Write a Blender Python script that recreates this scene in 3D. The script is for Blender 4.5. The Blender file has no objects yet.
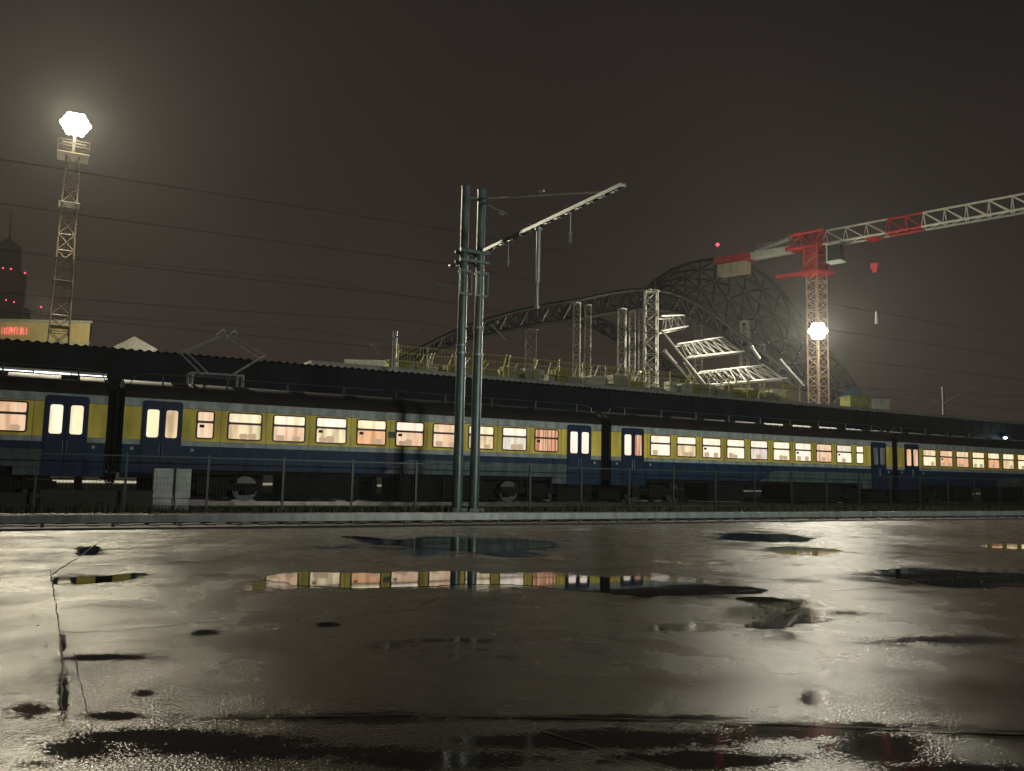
import bpy, math, random
from mathutils import Vector
random.seed(7)
C = bpy.context.scene.collection
PI = math.pi
# ------------------------------------------------------------------ camera model
F, VP, ROLL, H0, CH = 840., 2005., .0215, 475., 1.3
th = math.atan((VP-512)/F); pt = math.atan((H0-385.5)/F)
fh = Vector((math.cos(th), math.sin(th), 0)); rh = Vector((math.sin(th), -math.cos(th), 0)); uh = Vector((0,0,1))
fw = fh*math.cos(pt)+uh*math.sin(pt); u0 = uh*math.cos(pt)-fh*math.sin(pt)
rt = rh*math.cos(ROLL)+u0*math.sin(ROLL); up = u0*math.cos(ROLL)-rh*math.sin(ROLL)
O = Vector((0,0,CH))
def ray(x, y): return fw + rt*((x-512)/F) - up*((y-385.5)/F)
def onY(x, y, Y): d = ray(x, y); return O + d*(Y/d.y)
def onZ(x, y, Z=0.): d = ray(x, y); return O + d*((Z-CH)/d.z)
def dep(x, y, D): return O + ray(x, y)*D

# ------------------------------------------------------------------ materials
def mat(name, col, rough=.6, metal=0., var=.25, scale=3., bump=0., bscale=40., emit=None, es=0., spec=.5, coat=0., stretch=None):
    m = bpy.data.materials.new(name); m.use_nodes = True
    nt = m.node_tree; b = nt.nodes['Principled BSDF']
    tc = nt.nodes.new('ShaderNodeTexCoord'); mp = nt.nodes.new('ShaderNodeMapping')
    nt.links.new(tc.outputs['Object'], mp.inputs['Vector'])
    if stretch: mp.inputs['Scale'].default_value = stretch
    n = nt.nodes.new('ShaderNodeTexNoise'); n.inputs['Scale'].default_value = scale; n.inputs['Detail'].default_value = 6
    nt.links.new(mp.outputs[0], n.inputs['Vector'])
    r = nt.nodes.new('ShaderNodeValToRGB')
    r.color_ramp.elements[0].position = .3; r.color_ramp.elements[1].position = .7
    r.color_ramp.elements[0].color = tuple(c*(1-var) for c in col)+(1,)
    r.color_ramp.elements[1].color = tuple(min(1, c*(1+var*.6)) for c in col)+(1,)
    nt.links.new(n.outputs['Fac'], r.inputs[0]); nt.links.new(r.outputs[0], b.inputs['Base Color'])
    mr = nt.nodes.new('ShaderNodeMapRange'); mr.inputs['To Min'].default_value = max(.02, rough-.12); mr.inputs['To Max'].default_value = min(1, rough+.12)
    nt.links.new(n.outputs['Fac'], mr.inputs['Value']); nt.links.new(mr.outputs[0], b.inputs['Roughness'])
    b.inputs['Metallic'].default_value = metal; b.inputs['Specular IOR Level'].default_value = spec
    b.inputs['Coat Weight'].default_value = coat
    if bump:
        n2 = nt.nodes.new('ShaderNodeTexNoise'); n2.inputs['Scale'].default_value = bscale; n2.inputs['Detail'].default_value = 4
        nt.links.new(mp.outputs[0], n2.inputs['Vector'])
        bp = nt.nodes.new('ShaderNodeBump'); bp.inputs['Strength'].default_value = bump; bp.inputs['Distance'].default_value = .02
        nt.links.new(n2.outputs['Fac'], bp.inputs['Height']); nt.links.new(bp.outputs[0], b.inputs['Normal'])
    if emit:
        b.inputs['Emission Color'].default_value = tuple(emit)+(1,); b.inputs['Emission Strength'].default_value = es
    return m
M = {}
M['yellow'] = mat('yellow_paint', (.66,.52,.09), .58, spec=.15, var=.4, scale=1.6, stretch=(1.6,1,.35))
M['white']  = mat('white_paint', (.28,.31,.29), .58, spec=.15, var=.4, scale=2.2, stretch=(1.6,1,.5))
M['blue']   = mat('blue_paint', (.012,.030,.062), .58, spec=.15, var=.5, scale=1.8, stretch=(1.8,1,.4))
M['grey']   = mat('grey_paint', (.075,.10,.097), .58, spec=.15, var=.5, scale=1.8, stretch=(1.8,1,.4))
M['door']   = mat('door_paint', (.009,.020,.05), .55, var=.25, spec=.2)
M['rubber'] = mat('rubber', (.06,.022,.015), .6)
M['roof']   = mat('roof_paint', (.02,.018,.017), .6, var=.35, scale=2., spec=.15)
M['black']  = mat('black_grime', (.006,.006,.006), .8, var=.4, spec=.1)
M['under']  = mat('underframe', (.011,.010,.009), .75, var=.4, scale=5, spec=.1)
M['steel']  = mat('steel_wheel', (.06,.055,.05), .5, .5)
M['galv']   = mat('galvanised_steel', (.22,.24,.225), .42, .3, var=.35, scale=2.2, stretch=(3,3,.5), bump=.15, bscale=14)
M['pole']   = mat('pole_paint', (.075,.105,.10), .4, .15, var=.5, scale=3, stretch=(4,4,.6), bump=.2, bscale=9)
M['canopy'] = mat('dark_canopy_sheet', (.008,.011,.014), .7, var=.35, scale=.6, spec=.08)
M['conc']   = mat('concrete', (.26,.25,.22), .7, var=.3, scale=2, bump=.3)
M['palecon']= mat('pale_concrete', (.4,.42,.38), .65, var=.3, scale=2, bump=.2)
M['edge']   = mat('white_platform_edge', (.6,.6,.56), .6)
M['arch']   = mat('wet_dark_steel', (.009,.012,.015), .5, 0, var=.3, scale=1)
M['node']   = mat('node_metal', (.7,.7,.66), .35, .1)  # pale colour stands in for glints on the arch joints
M['scaf']   = mat('scaffold_steel', (.26,.26,.23), .45, .2, var=.35, scale=1.5)
M['wtruss'] = mat('white_steel', (.24,.24,.22), .45, 0, var=.2)
M['redc']   = mat('crane_red', (.5,.015,.03), .4, var=.25)
M['whitec'] = mat('crane_white', (.66,.68,.6), .45, var=.2)
M['mastc']  = mat('crane_mast_paint', (.34,.23,.16), .5, var=.3)
M['lmast']  = mat('mast_steel', (.14,.11,.07), .5, .2, var=.4)
M['ycl']    = mat('cream_render', (.55,.47,.24), .8, var=.18, scale=.5)
M['yrail']  = mat('yellow_rail_paint', (.36,.31,.07), .5)
M['ynet']   = mat('yellow_green_board', (.2,.21,.06), .7, var=.5, scale=1.2)
M['bluetarp'] = mat('blue_tarp', (.012,.04,.08), .5, bump=.6, bscale=4)
M['wire']   = mat('wire_metal', (.03,.03,.03), .5)
M['ins']    = mat('insulator', (.4,.4,.38), .25)
M['fence']  = mat('fence_steel', (.035,.05,.042), .55, .1, var=.4)
M['dwall']  = mat('dark_stone', (.03,.032,.032), .8, var=.4)
M['rail']   = mat('rail_steel', (.12,.1,.085), .32, .7, var=.3)
M['sleeper']= mat('sleeper', (.05,.045,.04), .7)
M['ballast']= mat('ballast', (.035,.032,.028), .8, var=.6, scale=18, bump=1., bscale=22)
M['grass']  = mat('grass_blade', (.035,.05,.015), .6, var=.4)
M['soil']   = mat('soil', (.03,.032,.018), .85, var=.5, scale=4, bump=.8, bscale=12)
M['tower']  = mat('dim_stone', (.28,.25,.23), .9)
M['glassdark'] = mat('dark_glass', (.02,.03,.035), .08)
def emis(name, col, s):
    m = bpy.data.materials.new(name); m.use_nodes = True; nt = m.node_tree
    b = nt.nodes['Principled BSDF']; b.inputs['Base Color'].default_value = tuple(c*.4 for c in col)+(1,)
    b.inputs['Emission Color'].default_value = tuple(col)+(1,); b.inputs['Emission Strength'].default_value = s
    return m
M['lampface'] = emis('lamp_face', (1,.97,.85), 60)
M['redlamp'] = emis('red_beacon', (1,.06,.1), 2.6)
M['tube'] = emis('tube_lamp', (.95,1,.97), 2.5)  # platform tubes, and the glow that imitates the carriage roof glint
M['coollamp'] = emis('cool_lamp', (.6,.95,1), 10)
M['sign'] = emis('red_letters', (1,.2,.17), 1.0)
def lit(name, c1, c2, s, dark=.45, sc=(2.1,1,.4)):
    """fogged lit train glazing: two tints mixed over the pane, with soft darker shapes of seats and curtains behind"""
    m = bpy.data.materials.new(name); m.use_nodes = True; nt = m.node_tree; N = nt.nodes; L = nt.links
    b = N['Principled BSDF']; b.inputs['Base Color'].default_value = (.03,.03,.03,1); b.inputs['Roughness'].default_value = .4; b.inputs['Specular IOR Level'].default_value = .2
    g = N.new('ShaderNodeNewGeometry'); mp = N.new('ShaderNodeMapping'); mp.inputs['Scale'].default_value = sc
    L.new(g.outputs['Position'], mp.inputs[0])
    n = N.new('ShaderNodeTexNoise'); n.inputs['Scale'].default_value = 1.5; n.inputs['Detail'].default_value = 2
    n2 = N.new('ShaderNodeTexNoise'); n2.inputs['Scale'].default_value = 1.9; n2.inputs['Detail'].default_value = 1; n2.inputs['Distortion'].default_value = .1
    L.new(mp.outputs[0], n.inputs['Vector']); L.new(mp.outputs[0], n2.inputs['Vector'])
    r = N.new('ShaderNodeValToRGB'); r.color_ramp.elements[0].position = .4; r.color_ramp.elements[1].position = .6
    r.color_ramp.elements[0].color = tuple(c1)+(1,); r.color_ramp.elements[1].color = tuple(c2)+(1,)
    L.new(n.outputs['Fac'], r.inputs[0])
    r2 = N.new('ShaderNodeValToRGB'); r2.color_ramp.elements[0].position = .3; r2.color_ramp.elements[1].position = .55
    r2.color_ramp.elements[0].color = (dark,dark*.93,dark*.85,1); r2.color_ramp.elements[1].color = (1,1,1,1)
    L.new(n2.outputs['Fac'], r2.inputs[0])
    mx = N.new('ShaderNodeMix'); mx.data_type = 'RGBA'; mx.blend_type = 'MULTIPLY'; mx.inputs[0].default_value = 1
    L.new(r.outputs[0], mx.inputs[6]); L.new(r2.outputs[0], mx.inputs[7])
    L.new(mx.outputs[2], b.inputs['Emission Color']); b.inputs['Emission Strength'].default_value = s
    return m
P_cream = (1,.84,.5); P_white = (1,.92,.7); P_pink = (.95,.58,.36); P_or = (.92,.46,.2); P_lil = (.86,.76,.68)
LIT = {'cream': lit('lit_pane_cream', P_cream, P_white, 1.1, .8), 'pink': lit('lit_pane_pink', P_pink, (1,.74,.5), .95, .72),
       'white': lit('lit_pane_white', P_white, (1,.86,.72), 1.15, .85), 'orange': lit('lit_pane_orange', P_or, P_pink, .95, .7),
       'lilac': lit('lit_pane_lilac', P_lil, P_white, .9, .75), 'curtain': lit('lit_pane_curtain', (.62,.2,.1), (1,.7,.45), .9, .7, (7,1,.2)),
       'mix': lit('lit_pane_mixed', P_cream, (.8,.58,.36), 1., .6), 'dim': lit('dim_pane', (.06,.075,.09), (.2,.16,.13), .6)}
M['seat'] = emis('fogged_seat', (.72,.5,.33), .62)  # dim glow painted as seat silhouettes on the lit fogged panes
M['seat'].node_tree.nodes['Principled BSDF'].inputs['Roughness'].default_value = .7
# ------------------------------------------------------------------ mesh builder
class MB:
    def __init__(s): s.v = []; s.f = []; s.m = []; s.mi = 0; s.sm = []
    def quadlist(s, vs, fs, smooth=False):
        o = len(s.v); s.v += [tuple(v) for v in vs]
        for f in fs: s.f.append([i+o for i in f]); s.m.append(s.mi); s.sm.append(smooth)
    def box(s, x0, x1, y0, y1, z0, z1):
        s.quadlist([(x0,y0,z0),(x1,y0,z0),(x1,y1,z0),(x0,y1,z0),(x0,y0,z1),(x1,y0,z1),(x1,y1,z1),(x0,y1,z1)],
                   [(0,3,2,1),(4,5,6,7),(0,1,5,4),(1,2,6,5),(2,3,7,6),(3,0,4,7)]); return s
    def tube(s, a, b, r, r2=None, n=6, cap=True):
        a = Vector(a); b = Vector(b); d = b-a
        if d.length < 1e-6: return s
        d.normalize(); q = Vector((0,0,1)) if abs(d.z) < .9 else Vector((1,0,0))
        e = d.cross(q).normalized(); g = d.cross(e); r2 = r if r2 is None else r2
        vs = []
        for p, rr in ((a, r), (b, r2)):
            for k in range(n): t = 2*PI*k/n; vs.append(p + e*math.cos(t)*rr + g*math.sin(t)*rr)
        s.quadlist(vs, [(k, (k+1)%n, n+(k+1)%n, n+k) for k in range(n)], n >= 8)
        if cap: s.quadlist(vs, [tuple(range(n))[::-1], tuple(range(n, 2*n))])
        return s
    def bar(s, a, b, w, h):           # rectangular section
        a = Vector(a); b = Vector(b); d = (b-a).normalized(); q = Vector((0,0,1)) if abs(d.z) < .9 else Vector((1,0,0))
        e = d.cross(q).normalized()*w/2; g = d.cross(e).normalized()*h/2
        vs = [p+i*e+j*g for p in (a, b) for i, j in ((-1,-1),(1,-1),(1,1),(-1,1))]
        s.quadlist(vs, [(3,2,1,0),(4,5,6,7),(0,1,5,4),(1,2,6,5),(2,3,7,6),(3,0,4,7)]); return s
    def path(s, pts, r, n=5):
        for a, b in zip(pts, pts[1:]): s.tube(a, b, r, n=n)
        return s
    def ball(s, c, r, n=8, m=5, sz=1.):
        c = Vector(c); vs = []; fs = []
        for i in range(m+1):
            a = PI*i/m
            for k in range(n): t = 2*PI*k/n; vs.append(c+Vector((math.sin(a)*math.cos(t)*r, math.sin(a)*math.sin(t)*r, math.cos(a)*r*sz)))
        for i in range(m):
            for k in range(n): fs.append((i*n+k, (i+1)*n+k, (i+1)*n+(k+1)%n, i*n+(k+1)%n))
        s.quadlist(vs, fs, True); return s
    def rrect(s, x0, x1, z0, z1, y0, y1, rad=.05, seg=3, holes=None):
        """rounded rectangle in the XZ plane, front face at y0 extruded back to y1"""
        pts = []
        for cx, cz, a0 in ((x1-rad, z1-rad, 0), (x0+rad, z1-rad, PI/2), (x0+rad, z0+rad, PI), (x1-rad, z0+rad, 1.5*PI)):
            for k in range(seg+1): a = a0+PI/2*k/seg; pts.append((cx+rad*math.cos(a), cz+rad*math.sin(a)))
        n = len(pts)
        vs = [(p[0], y0, p[1]) for p in pts]+[(p[0], y1, p[1]) for p in pts]
        s.quadlist(vs, [tuple(range(n)), tuple(range(n, 2*n))[::-1]]+[(k, n+k, n+(k+1)%n, (k+1)%n) for k in range(n)]); return s
    def build(s, name, m, parent=None, **tags):
        me = bpy.data.meshes.new(name); me.from_pydata(s.v, [], s.f)
        for mm in (m if isinstance(m, (list, tuple)) else [m]): me.materials.append(mm)
        me.polygons.foreach_set('material_index', s.m); me.polygons.foreach_set('use_smooth', s.sm); me.update()
        o = bpy.data.objects.new(name, me); C.objects.link(o)
        if parent: o.parent = parent; o.matrix_parent_inverse = parent.matrix_basis.inverted()
        for k, v in tags.items(): o[k] = v
        return o
def thing(name, label, cat, loc=(0,0,0), group=None):
    o = bpy.data.objects.new(name, None); C.objects.link(o); o.location = loc; o.empty_display_size = .3
    o['label'] = label; o['category'] = cat
    if group: o['group'] = group
    return o
def lattice(mb, a, b, w, h, seg, r, rb, side=None, faces=4):
    a = Vector(a); b = Vector(b); d = (b-a).normalized()
    q = Vector(side) if side else (Vector((0,0,1)) if abs(d.z) < .9 else Vector((1,0,0)))
    e = d.cross(q).normalized(); g = e.cross(d).normalized()
    cs = [(-w/2,-h/2),(w/2,-h/2),(w/2,h/2),(-w/2,h/2)]
    P = lambda t, c: a.lerp(b, t)+e*c[0]+g*c[1]
    for c in cs: mb.tube(P(0, c), P(1, c), r, n=5)
    for i in range(seg):
        t0, t1 = i/seg, (i+1)/seg
        for k in range(faces):
            c0, c1 = cs[k], cs[(k+1)%4]
            if i % 2: c0, c1 = c1, c0
            mb.tube(P(t0, c0), P(t1, c1), rb, n=4, cap=False)
            mb.tube(P(t0, c0), P(t0, c1), rb, n=4, cap=False)
    for k in range(4): mb.tube(P(1, cs[k]), P(1, cs[(k+1)%4]), rb, n=4, cap=False)

# ------------------------------------------------------------------ world, camera
w = bpy.data.worlds.new('World'); bpy.context.scene.world = w; w.use_nodes = True
nt = w.node_tree; bg = nt.nodes['Background']
tc = nt.nodes.new('ShaderNodeTexCoord'); sx = nt.nodes.new('ShaderNodeSeparateXYZ'); nt.links.new(tc.outputs['Generated'], sx.inputs[0])
rp = nt.nodes.new('ShaderNodeValToRGB'); nt.links.new(sx.outputs['Z'], rp.inputs[0])
rp.color_ramp.elements[0].position = 0; rp.color_ramp.elements[0].color = (.036,.0255,.021,1)
rp.color_ramp.elements[1].position = .75; rp.color_ramp.elements[1].color = (.010,.008,.0075,1)
e = rp.color_ramp.elements.new(.3); e.color = (.019,.0138,.012,1)
ns = nt.nodes.new('ShaderNodeTexNoise'); ns.inputs['Scale'].default_value = 1.6; ns.inputs['Detail'].default_value = 4; nt.links.new(tc.outputs['Generated'], ns.inputs['Vector'])
mr = nt.nodes.new('ShaderNodeMapRange'); mr.inputs['From Min'].default_value = .3; mr.inputs['From Max'].default_value = .7; mr.inputs['To Min'].default_value = .72; mr.inputs['To Max'].default_value = 1.3; nt.links.new(ns.outputs['Fac'], mr.inputs['Value'])
nt.links.new(rp.outputs[0], bg.inputs['Color']); nt.links.new(mr.outputs[0], bg.inputs['Strength'])
cam = bpy.data.cameras.new('camera'); co = bpy.data.objects.new('camera', cam); C.objects.link(co)
cam.sensor_width = 36; cam.lens = 36*F/1024; cam.clip_end = 3000; cam.clip_start = .05
from mathutils import Matrix
co.matrix_world = Matrix(((rt.x, up.x, -fw.x, O.x), (rt.y, up.y, -fw.y, O.y), (rt.z, up.z, -fw.z, O.z), (0,0,0,1)))
S = bpy.context.scene; S.camera = co
S.view_settings.view_transform = 'Standard'; S.view_settings.look = 'None'; S.view_settings.exposure = 0; S.view_settings.gamma = 1
S.cycles.volume_bounces = 0; S.cycles.max_bounces = 6; S.cycles.sample_clamp_indirect = 2.; S.cycles.sample_clamp_direct = 12.
S.cycles.use_light_tree = True; S.cycles.use_denoising = True; S.cycles.denoiser = 'OPENIMAGEDENOISE'; S.cycles.denoising_input_passes = 'RGB_ALBEDO_NORMAL'; S.cycles.use_adaptive_sampling = False

def light(kind, name, loc, energy, col=(1,1,1), radius=.3, target=None, size=60, blend=.4):
    l = bpy.data.lights.new(name, kind); l.energy = energy; l.color = col; l.shadow_soft_size = radius
    o = bpy.data.objects.new(name, l); C.objects.link(o); o.location = loc
    if kind == 'SPOT':
        l.spot_size = math.radians(size); l.spot_blend = blend
        o.rotation_euler = (Vector(target)-Vector(loc)).to_track_quat('-Z', 'Y').to_euler()
    return o

# ------------------------------------------------------------------ ground
def asphalt():
    m = bpy.data.materials.new('wet_asphalt'); m.use_nodes = True; nt = m.node_tree; N = nt.nodes; L = nt.links; b = N['Principled BSDF']
    tc = N.new('ShaderNodeTexCoord')
    def noise(sc, det=5, dist=0, vec=None):
        n = N.new('ShaderNodeTexNoise'); n.inputs['Scale'].default_value = sc; n.inputs['Detail'].default_value = det; n.inputs['Distortion'].default_value = dist
        L.new(vec or tc.outputs['Object'], n.inputs['Vector']); return n.outputs['Fac']
    def rng(src, a, b_, c, d):
        r = N.new('ShaderNodeMapRange'); r.inputs[1].default_value = a; r.inputs[2].default_value = b_; r.inputs[3].default_value = c; r.inputs[4].default_value = d
        L.new(src, r.inputs[0]); return r.outputs[0]
    def mth(op, a, b_=None, c_=None):
        m_ = N.new('ShaderNodeMath'); m_.operation = op
        for k, q in enumerate((a, b_, c_)):
            if q is None: continue
            if isinstance(q, (int, float)): m_.inputs[k].default_value = q
            else: L.new(q, m_.inputs[k])
        return m_.outputs[0]
    big = noise(.22, 6, .4); mid = noise(1.3, 6, .3); fine = noise(230, 2); sm = noise(9, 3)
    vo = N.new('ShaderNodeTexVoronoi'); vo.inputs['Scale'].default_value = 70; L.new(tc.outputs['Object'], vo.inputs['Vector']); grit = vo.outputs['Distance']
    sep = N.new('ShaderNodeSeparateXYZ'); L.new(tc.outputs['Object'], sep.inputs[0]); X_, Y_ = sep.outputs[0], sep.outputs[1]
    mask = None                      # shallow hollows that hold water, given by centre and two half axes on the ground
    for cx, cy, hw, hh in HOLLOWS:
        c = onZ(cx, cy); a = onZ(cx+hw, cy)-c; b2 = onZ(cx, cy-hh)-c
        det_ = a.x*b2.y-a.y*b2.x
        u = mth('MULTIPLY_ADD', X_, b2.y/det_, mth('MULTIPLY_ADD', Y_, -b2.x/det_, (-c.x*b2.y+c.y*b2.x)/det_))
        v = mth('MULTIPLY_ADD', X_, -a.y/det_, mth('MULTIPLY_ADD', Y_, a.x/det_, (c.x*a.y-c.y*a.x)/det_))
        r_ = mth('SQRT', mth('ADD', mth('MULTIPLY', u, u), mth('MULTIPLY', v, v)))
        m_ = mth('SUBTRACT', 1., r_); mask = m_ if mask is None else mth('MAXIMUM', mask, m_)
    mask = mth('MAXIMUM', mask, mth('MULTIPLY_ADD', noise(.55, 4, .5), 6., -4.1))
    f = mth('ADD', mask, mth('MULTIPLY_ADD', mid, 2.8, -1.45)); f = mth('ADD', f, mth('MULTIPLY_ADD', sm, 1.2, -.6)); f = mth('ADD', f, mth('MULTIPLY_ADD', grit, -1.1, .42))
    wet = rng(f, -.05, .06, 0, 1); damp = rng(f, -.5, .05, 0, 1)
    cr = N.new('ShaderNodeValToRGB'); cr.color_ramp.elements[0].color = (.012,.009,.006,1); cr.color_ramp.elements[1].color = (.036,.028,.019,1)
    cr.color_ramp.elements[0].position = .35; cr.color_ramp.elements[1].position = .68
    L.new(mid, cr.inputs[0])
    mx = N.new('ShaderNodeMix'); mx.data_type = 'RGBA'; L.new(wet, mx.inputs[0]); L.new(cr.outputs[0], mx.inputs[6]); mx.inputs[7].default_value = (.006,.005,.004,1)
    L.new(mx.outputs[2], b.inputs['Base Color'])
    film = mth('ADD', rng(big, .35, .65, 0, 1), rng(mid, .3, .7, -.5, .5))
    ro = rng(film, -.2, 1.2, .33, .14); ro = mth('MULTIPLY', ro, rng(damp, 0, 1, 1, .75)); ro = mth('MULTIPLY', ro, rng(wet, 0, 1, 1, .2))
    L.new(ro, b.inputs['Roughness']); b.inputs['IOR'].default_value = 1.38
    hm = mth('MULTIPLY_ADD', fine, .35, grit)
    bp = N.new('ShaderNodeBump'); bp.inputs['Distance'].default_value = .0026
    L.new(rng(wet, 0, 1, 1, .04), bp.inputs['Strength']); L.new(hm, bp.inputs['Height'])
    bp2 = N.new('ShaderNodeBump'); bp2.inputs['Distance'].default_value = .012; L.new(rng(wet, 0, 1, .5, .0), bp2.inputs['Strength'])
    L.new(mth('MULTIPLY_ADD', sm, .35, noise(2.5, 4)), bp2.inputs['Height']); L.new(bp.outputs[0], bp2.inputs['Normal']); L.new(bp2.outputs[0], b.inputs['Normal'])
    return m
HOLLOWS = [(812,699,18,9),(70,750,48,15),(35,764,45,8),(30,711,25,8),(118,716,32,5),(206,632,15,3.5),(327,624,13,3),(143,693,12,4),(330,717,150,7),(600,718,240,4.5),(850,727,190,8),(1010,734,140,7),
  (885,745,60,20),(240,744,95,13),(640,738,150,9),(740,760,120,9),(100,657,55,3.5),(63,697,6,20),(63,645,4,14),(960,770,100,9),(420,760,120,10),(690,628,60,4),(460,640,50,3),(930,640,70,5),(520,582,232,8),(690,591,70,6.5),(455,545,115,10),(762,537,54,5.5),(803,551,42,4.5),(985,578,118,10),(782,612,56,15),(100,579,56,4.5),(88,551,16,5),(560,741,120,7),(160,736,110,8),(780,733,120,8),(300,752,150,9)]
M['asphalt'] = asphalt()
def water():
    m = bpy.data.materials.new('puddle_water'); m.use_nodes = True; nt = m.node_tree; b = nt.nodes['Principled BSDF']
    b.inputs['Base Color'].default_value = (.012,.011,.009,1); b.inputs['Roughness'].default_value = .03; b.inputs['IOR'].default_value = 1.33
    n = nt.nodes.new('ShaderNodeTexNoise'); n.inputs['Scale'].default_value = 1.1; n.inputs['Detail'].default_value = 1
    tc = nt.nodes.new('ShaderNodeTexCoord'); nt.links.new(tc.outputs['Object'], n.inputs['Vector'])
    bp = nt.nodes.new('ShaderNodeBump'); bp.inputs['Strength'].default_value = .06; bp.inputs['Distance'].default_value = .02
    nt.links.new(n.outputs['Fac'], bp.inputs['Height']); nt.links.new(bp.outputs[0], b.inputs['Normal'])
    return m
M['water'] = water()
M['crack'] = mat('wet_crack_fill', (.006,.005,.004), .7, var=.3, spec=.04)
M['margin'] = mat('damp_margin', (.016,.012,.009), .22, var=.4, scale=6, bump=.35, bscale=70, spec=.3)
M['damp'] = mat('dark_patched_asphalt', (.014,.011,.008), .3, var=.5, scale=5, spec=.12)
def sheet(name, x0, x1, y0, y1, z, m, **t):
    b = MB(); b.quadlist([(x0,y0,z),(x1,y0,z),(x1,y1,z),(x0,y1,z)], [(0,1,2,3)]); return b.build(name, m, kind='structure', **t)
sheet('ground', -900, 1200, -600, 1500, -.06, M['soil'])
b = MB(); b.box(-120, 160, -60, 19.35, -.05, 0); b.build('parking_lot', M['asphalt'], kind='structure')
sheet('ballast_bed', -120, 160, 19.9, 24.6, -.03, M['ballast'])
sheet('ballast_bed', -120, 160, 29.2, 35.05, -.03, M['ballast'])
b = MB(); b.box(-120, 160, 19.35, 19.6, -.05, .04); b.build('kerb', M['dwall'], kind='structure')

def blob(name, px, z, m, jag=.03, sub=6, **t):
    """flat outline with an irregular edge lying on the asphalt"""
    P = [onZ(x, y, z) for x, y in px]; out = []; n = len(P); sub = 2
    for i in range(n):
        p0, p1, p2, p3 = P[i-1], P[i], P[(i+1)%n], P[(i+2)%n]
        for k in range(sub):
            s = k/sub
            q = .5*((2*p1)+(p2-p0)*s+(2*p0-5*p1+4*p2-p3)*s*s+(3*p1-p0-3*p2+p3)*s**3)
            d = (p2-p1); L_ = d.length; nn = Vector((-d.y, d.x, 0)).normalized() if L_ > 1e-5 else Vector((0,0,0))
            out.append(q)
    for lev in range(5):                       # midpoint displacement: ragged shoreline
        nx = []
        for i, q in enumerate(out):
            r_ = out[(i+1)%len(out)]; d = r_-q; m_ = (q+r_)/2 + Vector((-d.y, d.x, 0))*max(-1,min(1,random.gauss(0,.6)))*jag*9
            nx += [q, m_]
        out = nx
    import bmesh
    bm = bmesh.new(); vs = [bm.verts.new((q.x, q.y, z)) for q in out]; bm.faces.new(vs)
    bmesh.ops.triangulate(bm, faces=bm.faces[:])
    for f in bm.faces:
        if f.normal.z < 0: f.normal_flip()
    me = bpy.data.meshes.new(name); bm.to_mesh(me); bm.free(); me.materials.append(m)
    o = bpy.data.objects.new(name, me); C.objects.link(o); o['kind'] = 'structure'; return o
for px in [
  [(262,577),(300,572),(360,573),(450,571),(530,577),(600,578),(700,583),(768,590),(740,594),(650,597),(580,590),(500,584),(440,585),(350,588),(290,583)],
  [(347,535),(380,539),(420,540),(480,538),(552,541),(553,547),(515,550),(553,555),(512,557),(470,552),(420,546),(375,544)],
  [(712,533),(755,534),(805,537),(809,541),(770,542),(735,539)],
  [(768,548),(800,547),(836,549),(840,552),(800,555),(776,553)],
  [(875,570),(920,568),(965,571),(1024,574),(1060,578),(1035,586),(950,587),(915,580),(890,576)],
  [(975,544),(1000,543),(1030,545),(1028,549),(995,548)],
  [(735,598),(775,597),(800,605),(786,612),(835,619),(812,623),(760,628),(742,624),(768,613),(760,604)],
  [(52,577),(90,577),(133,573),(152,575),(110,582),(60,584)],
  [(74,553),(88,547),(96,545),(94,553),(84,555)],
]:
    blob('puddle', px, .004, M['water'])
    continue
    mx_, my_ = sum(p[0] for p in px)/len(px), sum(p[1] for p in px)/len(px)
    blob('damp_margin', [(mx_+(x-mx_)*1.05+(2 if x > mx_ else -2), my_+(y-my_)*1.18+(.5 if y > my_ else -.5)) for x, y in px], .002, M['margin'], jag=.04)
# seams and cracks in the slab
def crack(px, w, m=None, name='crack', z=.006):
    P = []
    for (x0, y0), (x1, y1) in zip(px, px[1:]):
        k = max(2, int((onZ(x1,y1)-onZ(x0,y0)).length/.12))
        for i in range(k): P.append(onZ(x0+(x1-x0)*i/k, y0+(y1-y0)*i/k, z))
    P.append(onZ(*px[-1], z)); A = []; B = []
    for i, p in enumerate(P):
        d = P[min(i+1, len(P)-1)]-P[max(i-1, 0)]; n = Vector((-d.y, d.x, 0)).normalized()
        j = random.uniform(-.5, .5)*w*.7; ww = w*random.uniform(.2, .85)
        A.append(p+n*(j+ww/2)); B.append(p+n*(j-ww/2))
    b = MB(); n = len(P); b.quadlist([(q.x,q.y,z) for q in A+B], [(i, n+i, n+i+1, i+1) for i in range(n-1)]); return b.build(name, m or M['crack'], kind='structure')
crack([(50,570),(55,600),(60,632),(62,660),(62,714)], .018)
crack([(74,650),(80,680),(88,712)], .008)
crack([(62,632),(110,630),(200,622),(330,618),(420,608),(520,603)], .02)
crack([(200,718),(300,716),(400,714),(512,716),(700,720),(840,726),(1030,734)], .028)
crack([(60,566),(200,562),(300,560),(420,556)], .03)
crack([(0,578),(30,576),(55,575)], .03)
crack([(560,572),(640,566),(720,560),(800,556)], .05)
crack([(50,575),(80,556),(95,545),(105,539)], .03)
crack([(420,603),(440,598),(500,600)], .03)
crack([(540,730),(600,748),(680,772)], .02)
crack([(830,590),(920,586),(1024,600)], .03)

b = MB()
for i in range(260):
    y = random.uniform(2.5, 19); x = random.uniform(-4, 34); a = random.uniform(0, PI); l = random.uniform(.008, .03)
    c, d = math.cos(a)*l, math.sin(a)*l; b.quadlist([(x-c,y-d,.006),(x+d*.6,y-c*.6,.012),(x+c,y+d,.007),(x-d*.6,y+c*.6,.009)], [(0,1,2,3)])
b.build('grit', mat('wet_leaf_litter', (.06,.04,.02), .3, var=.5), kind='stuff')
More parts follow.
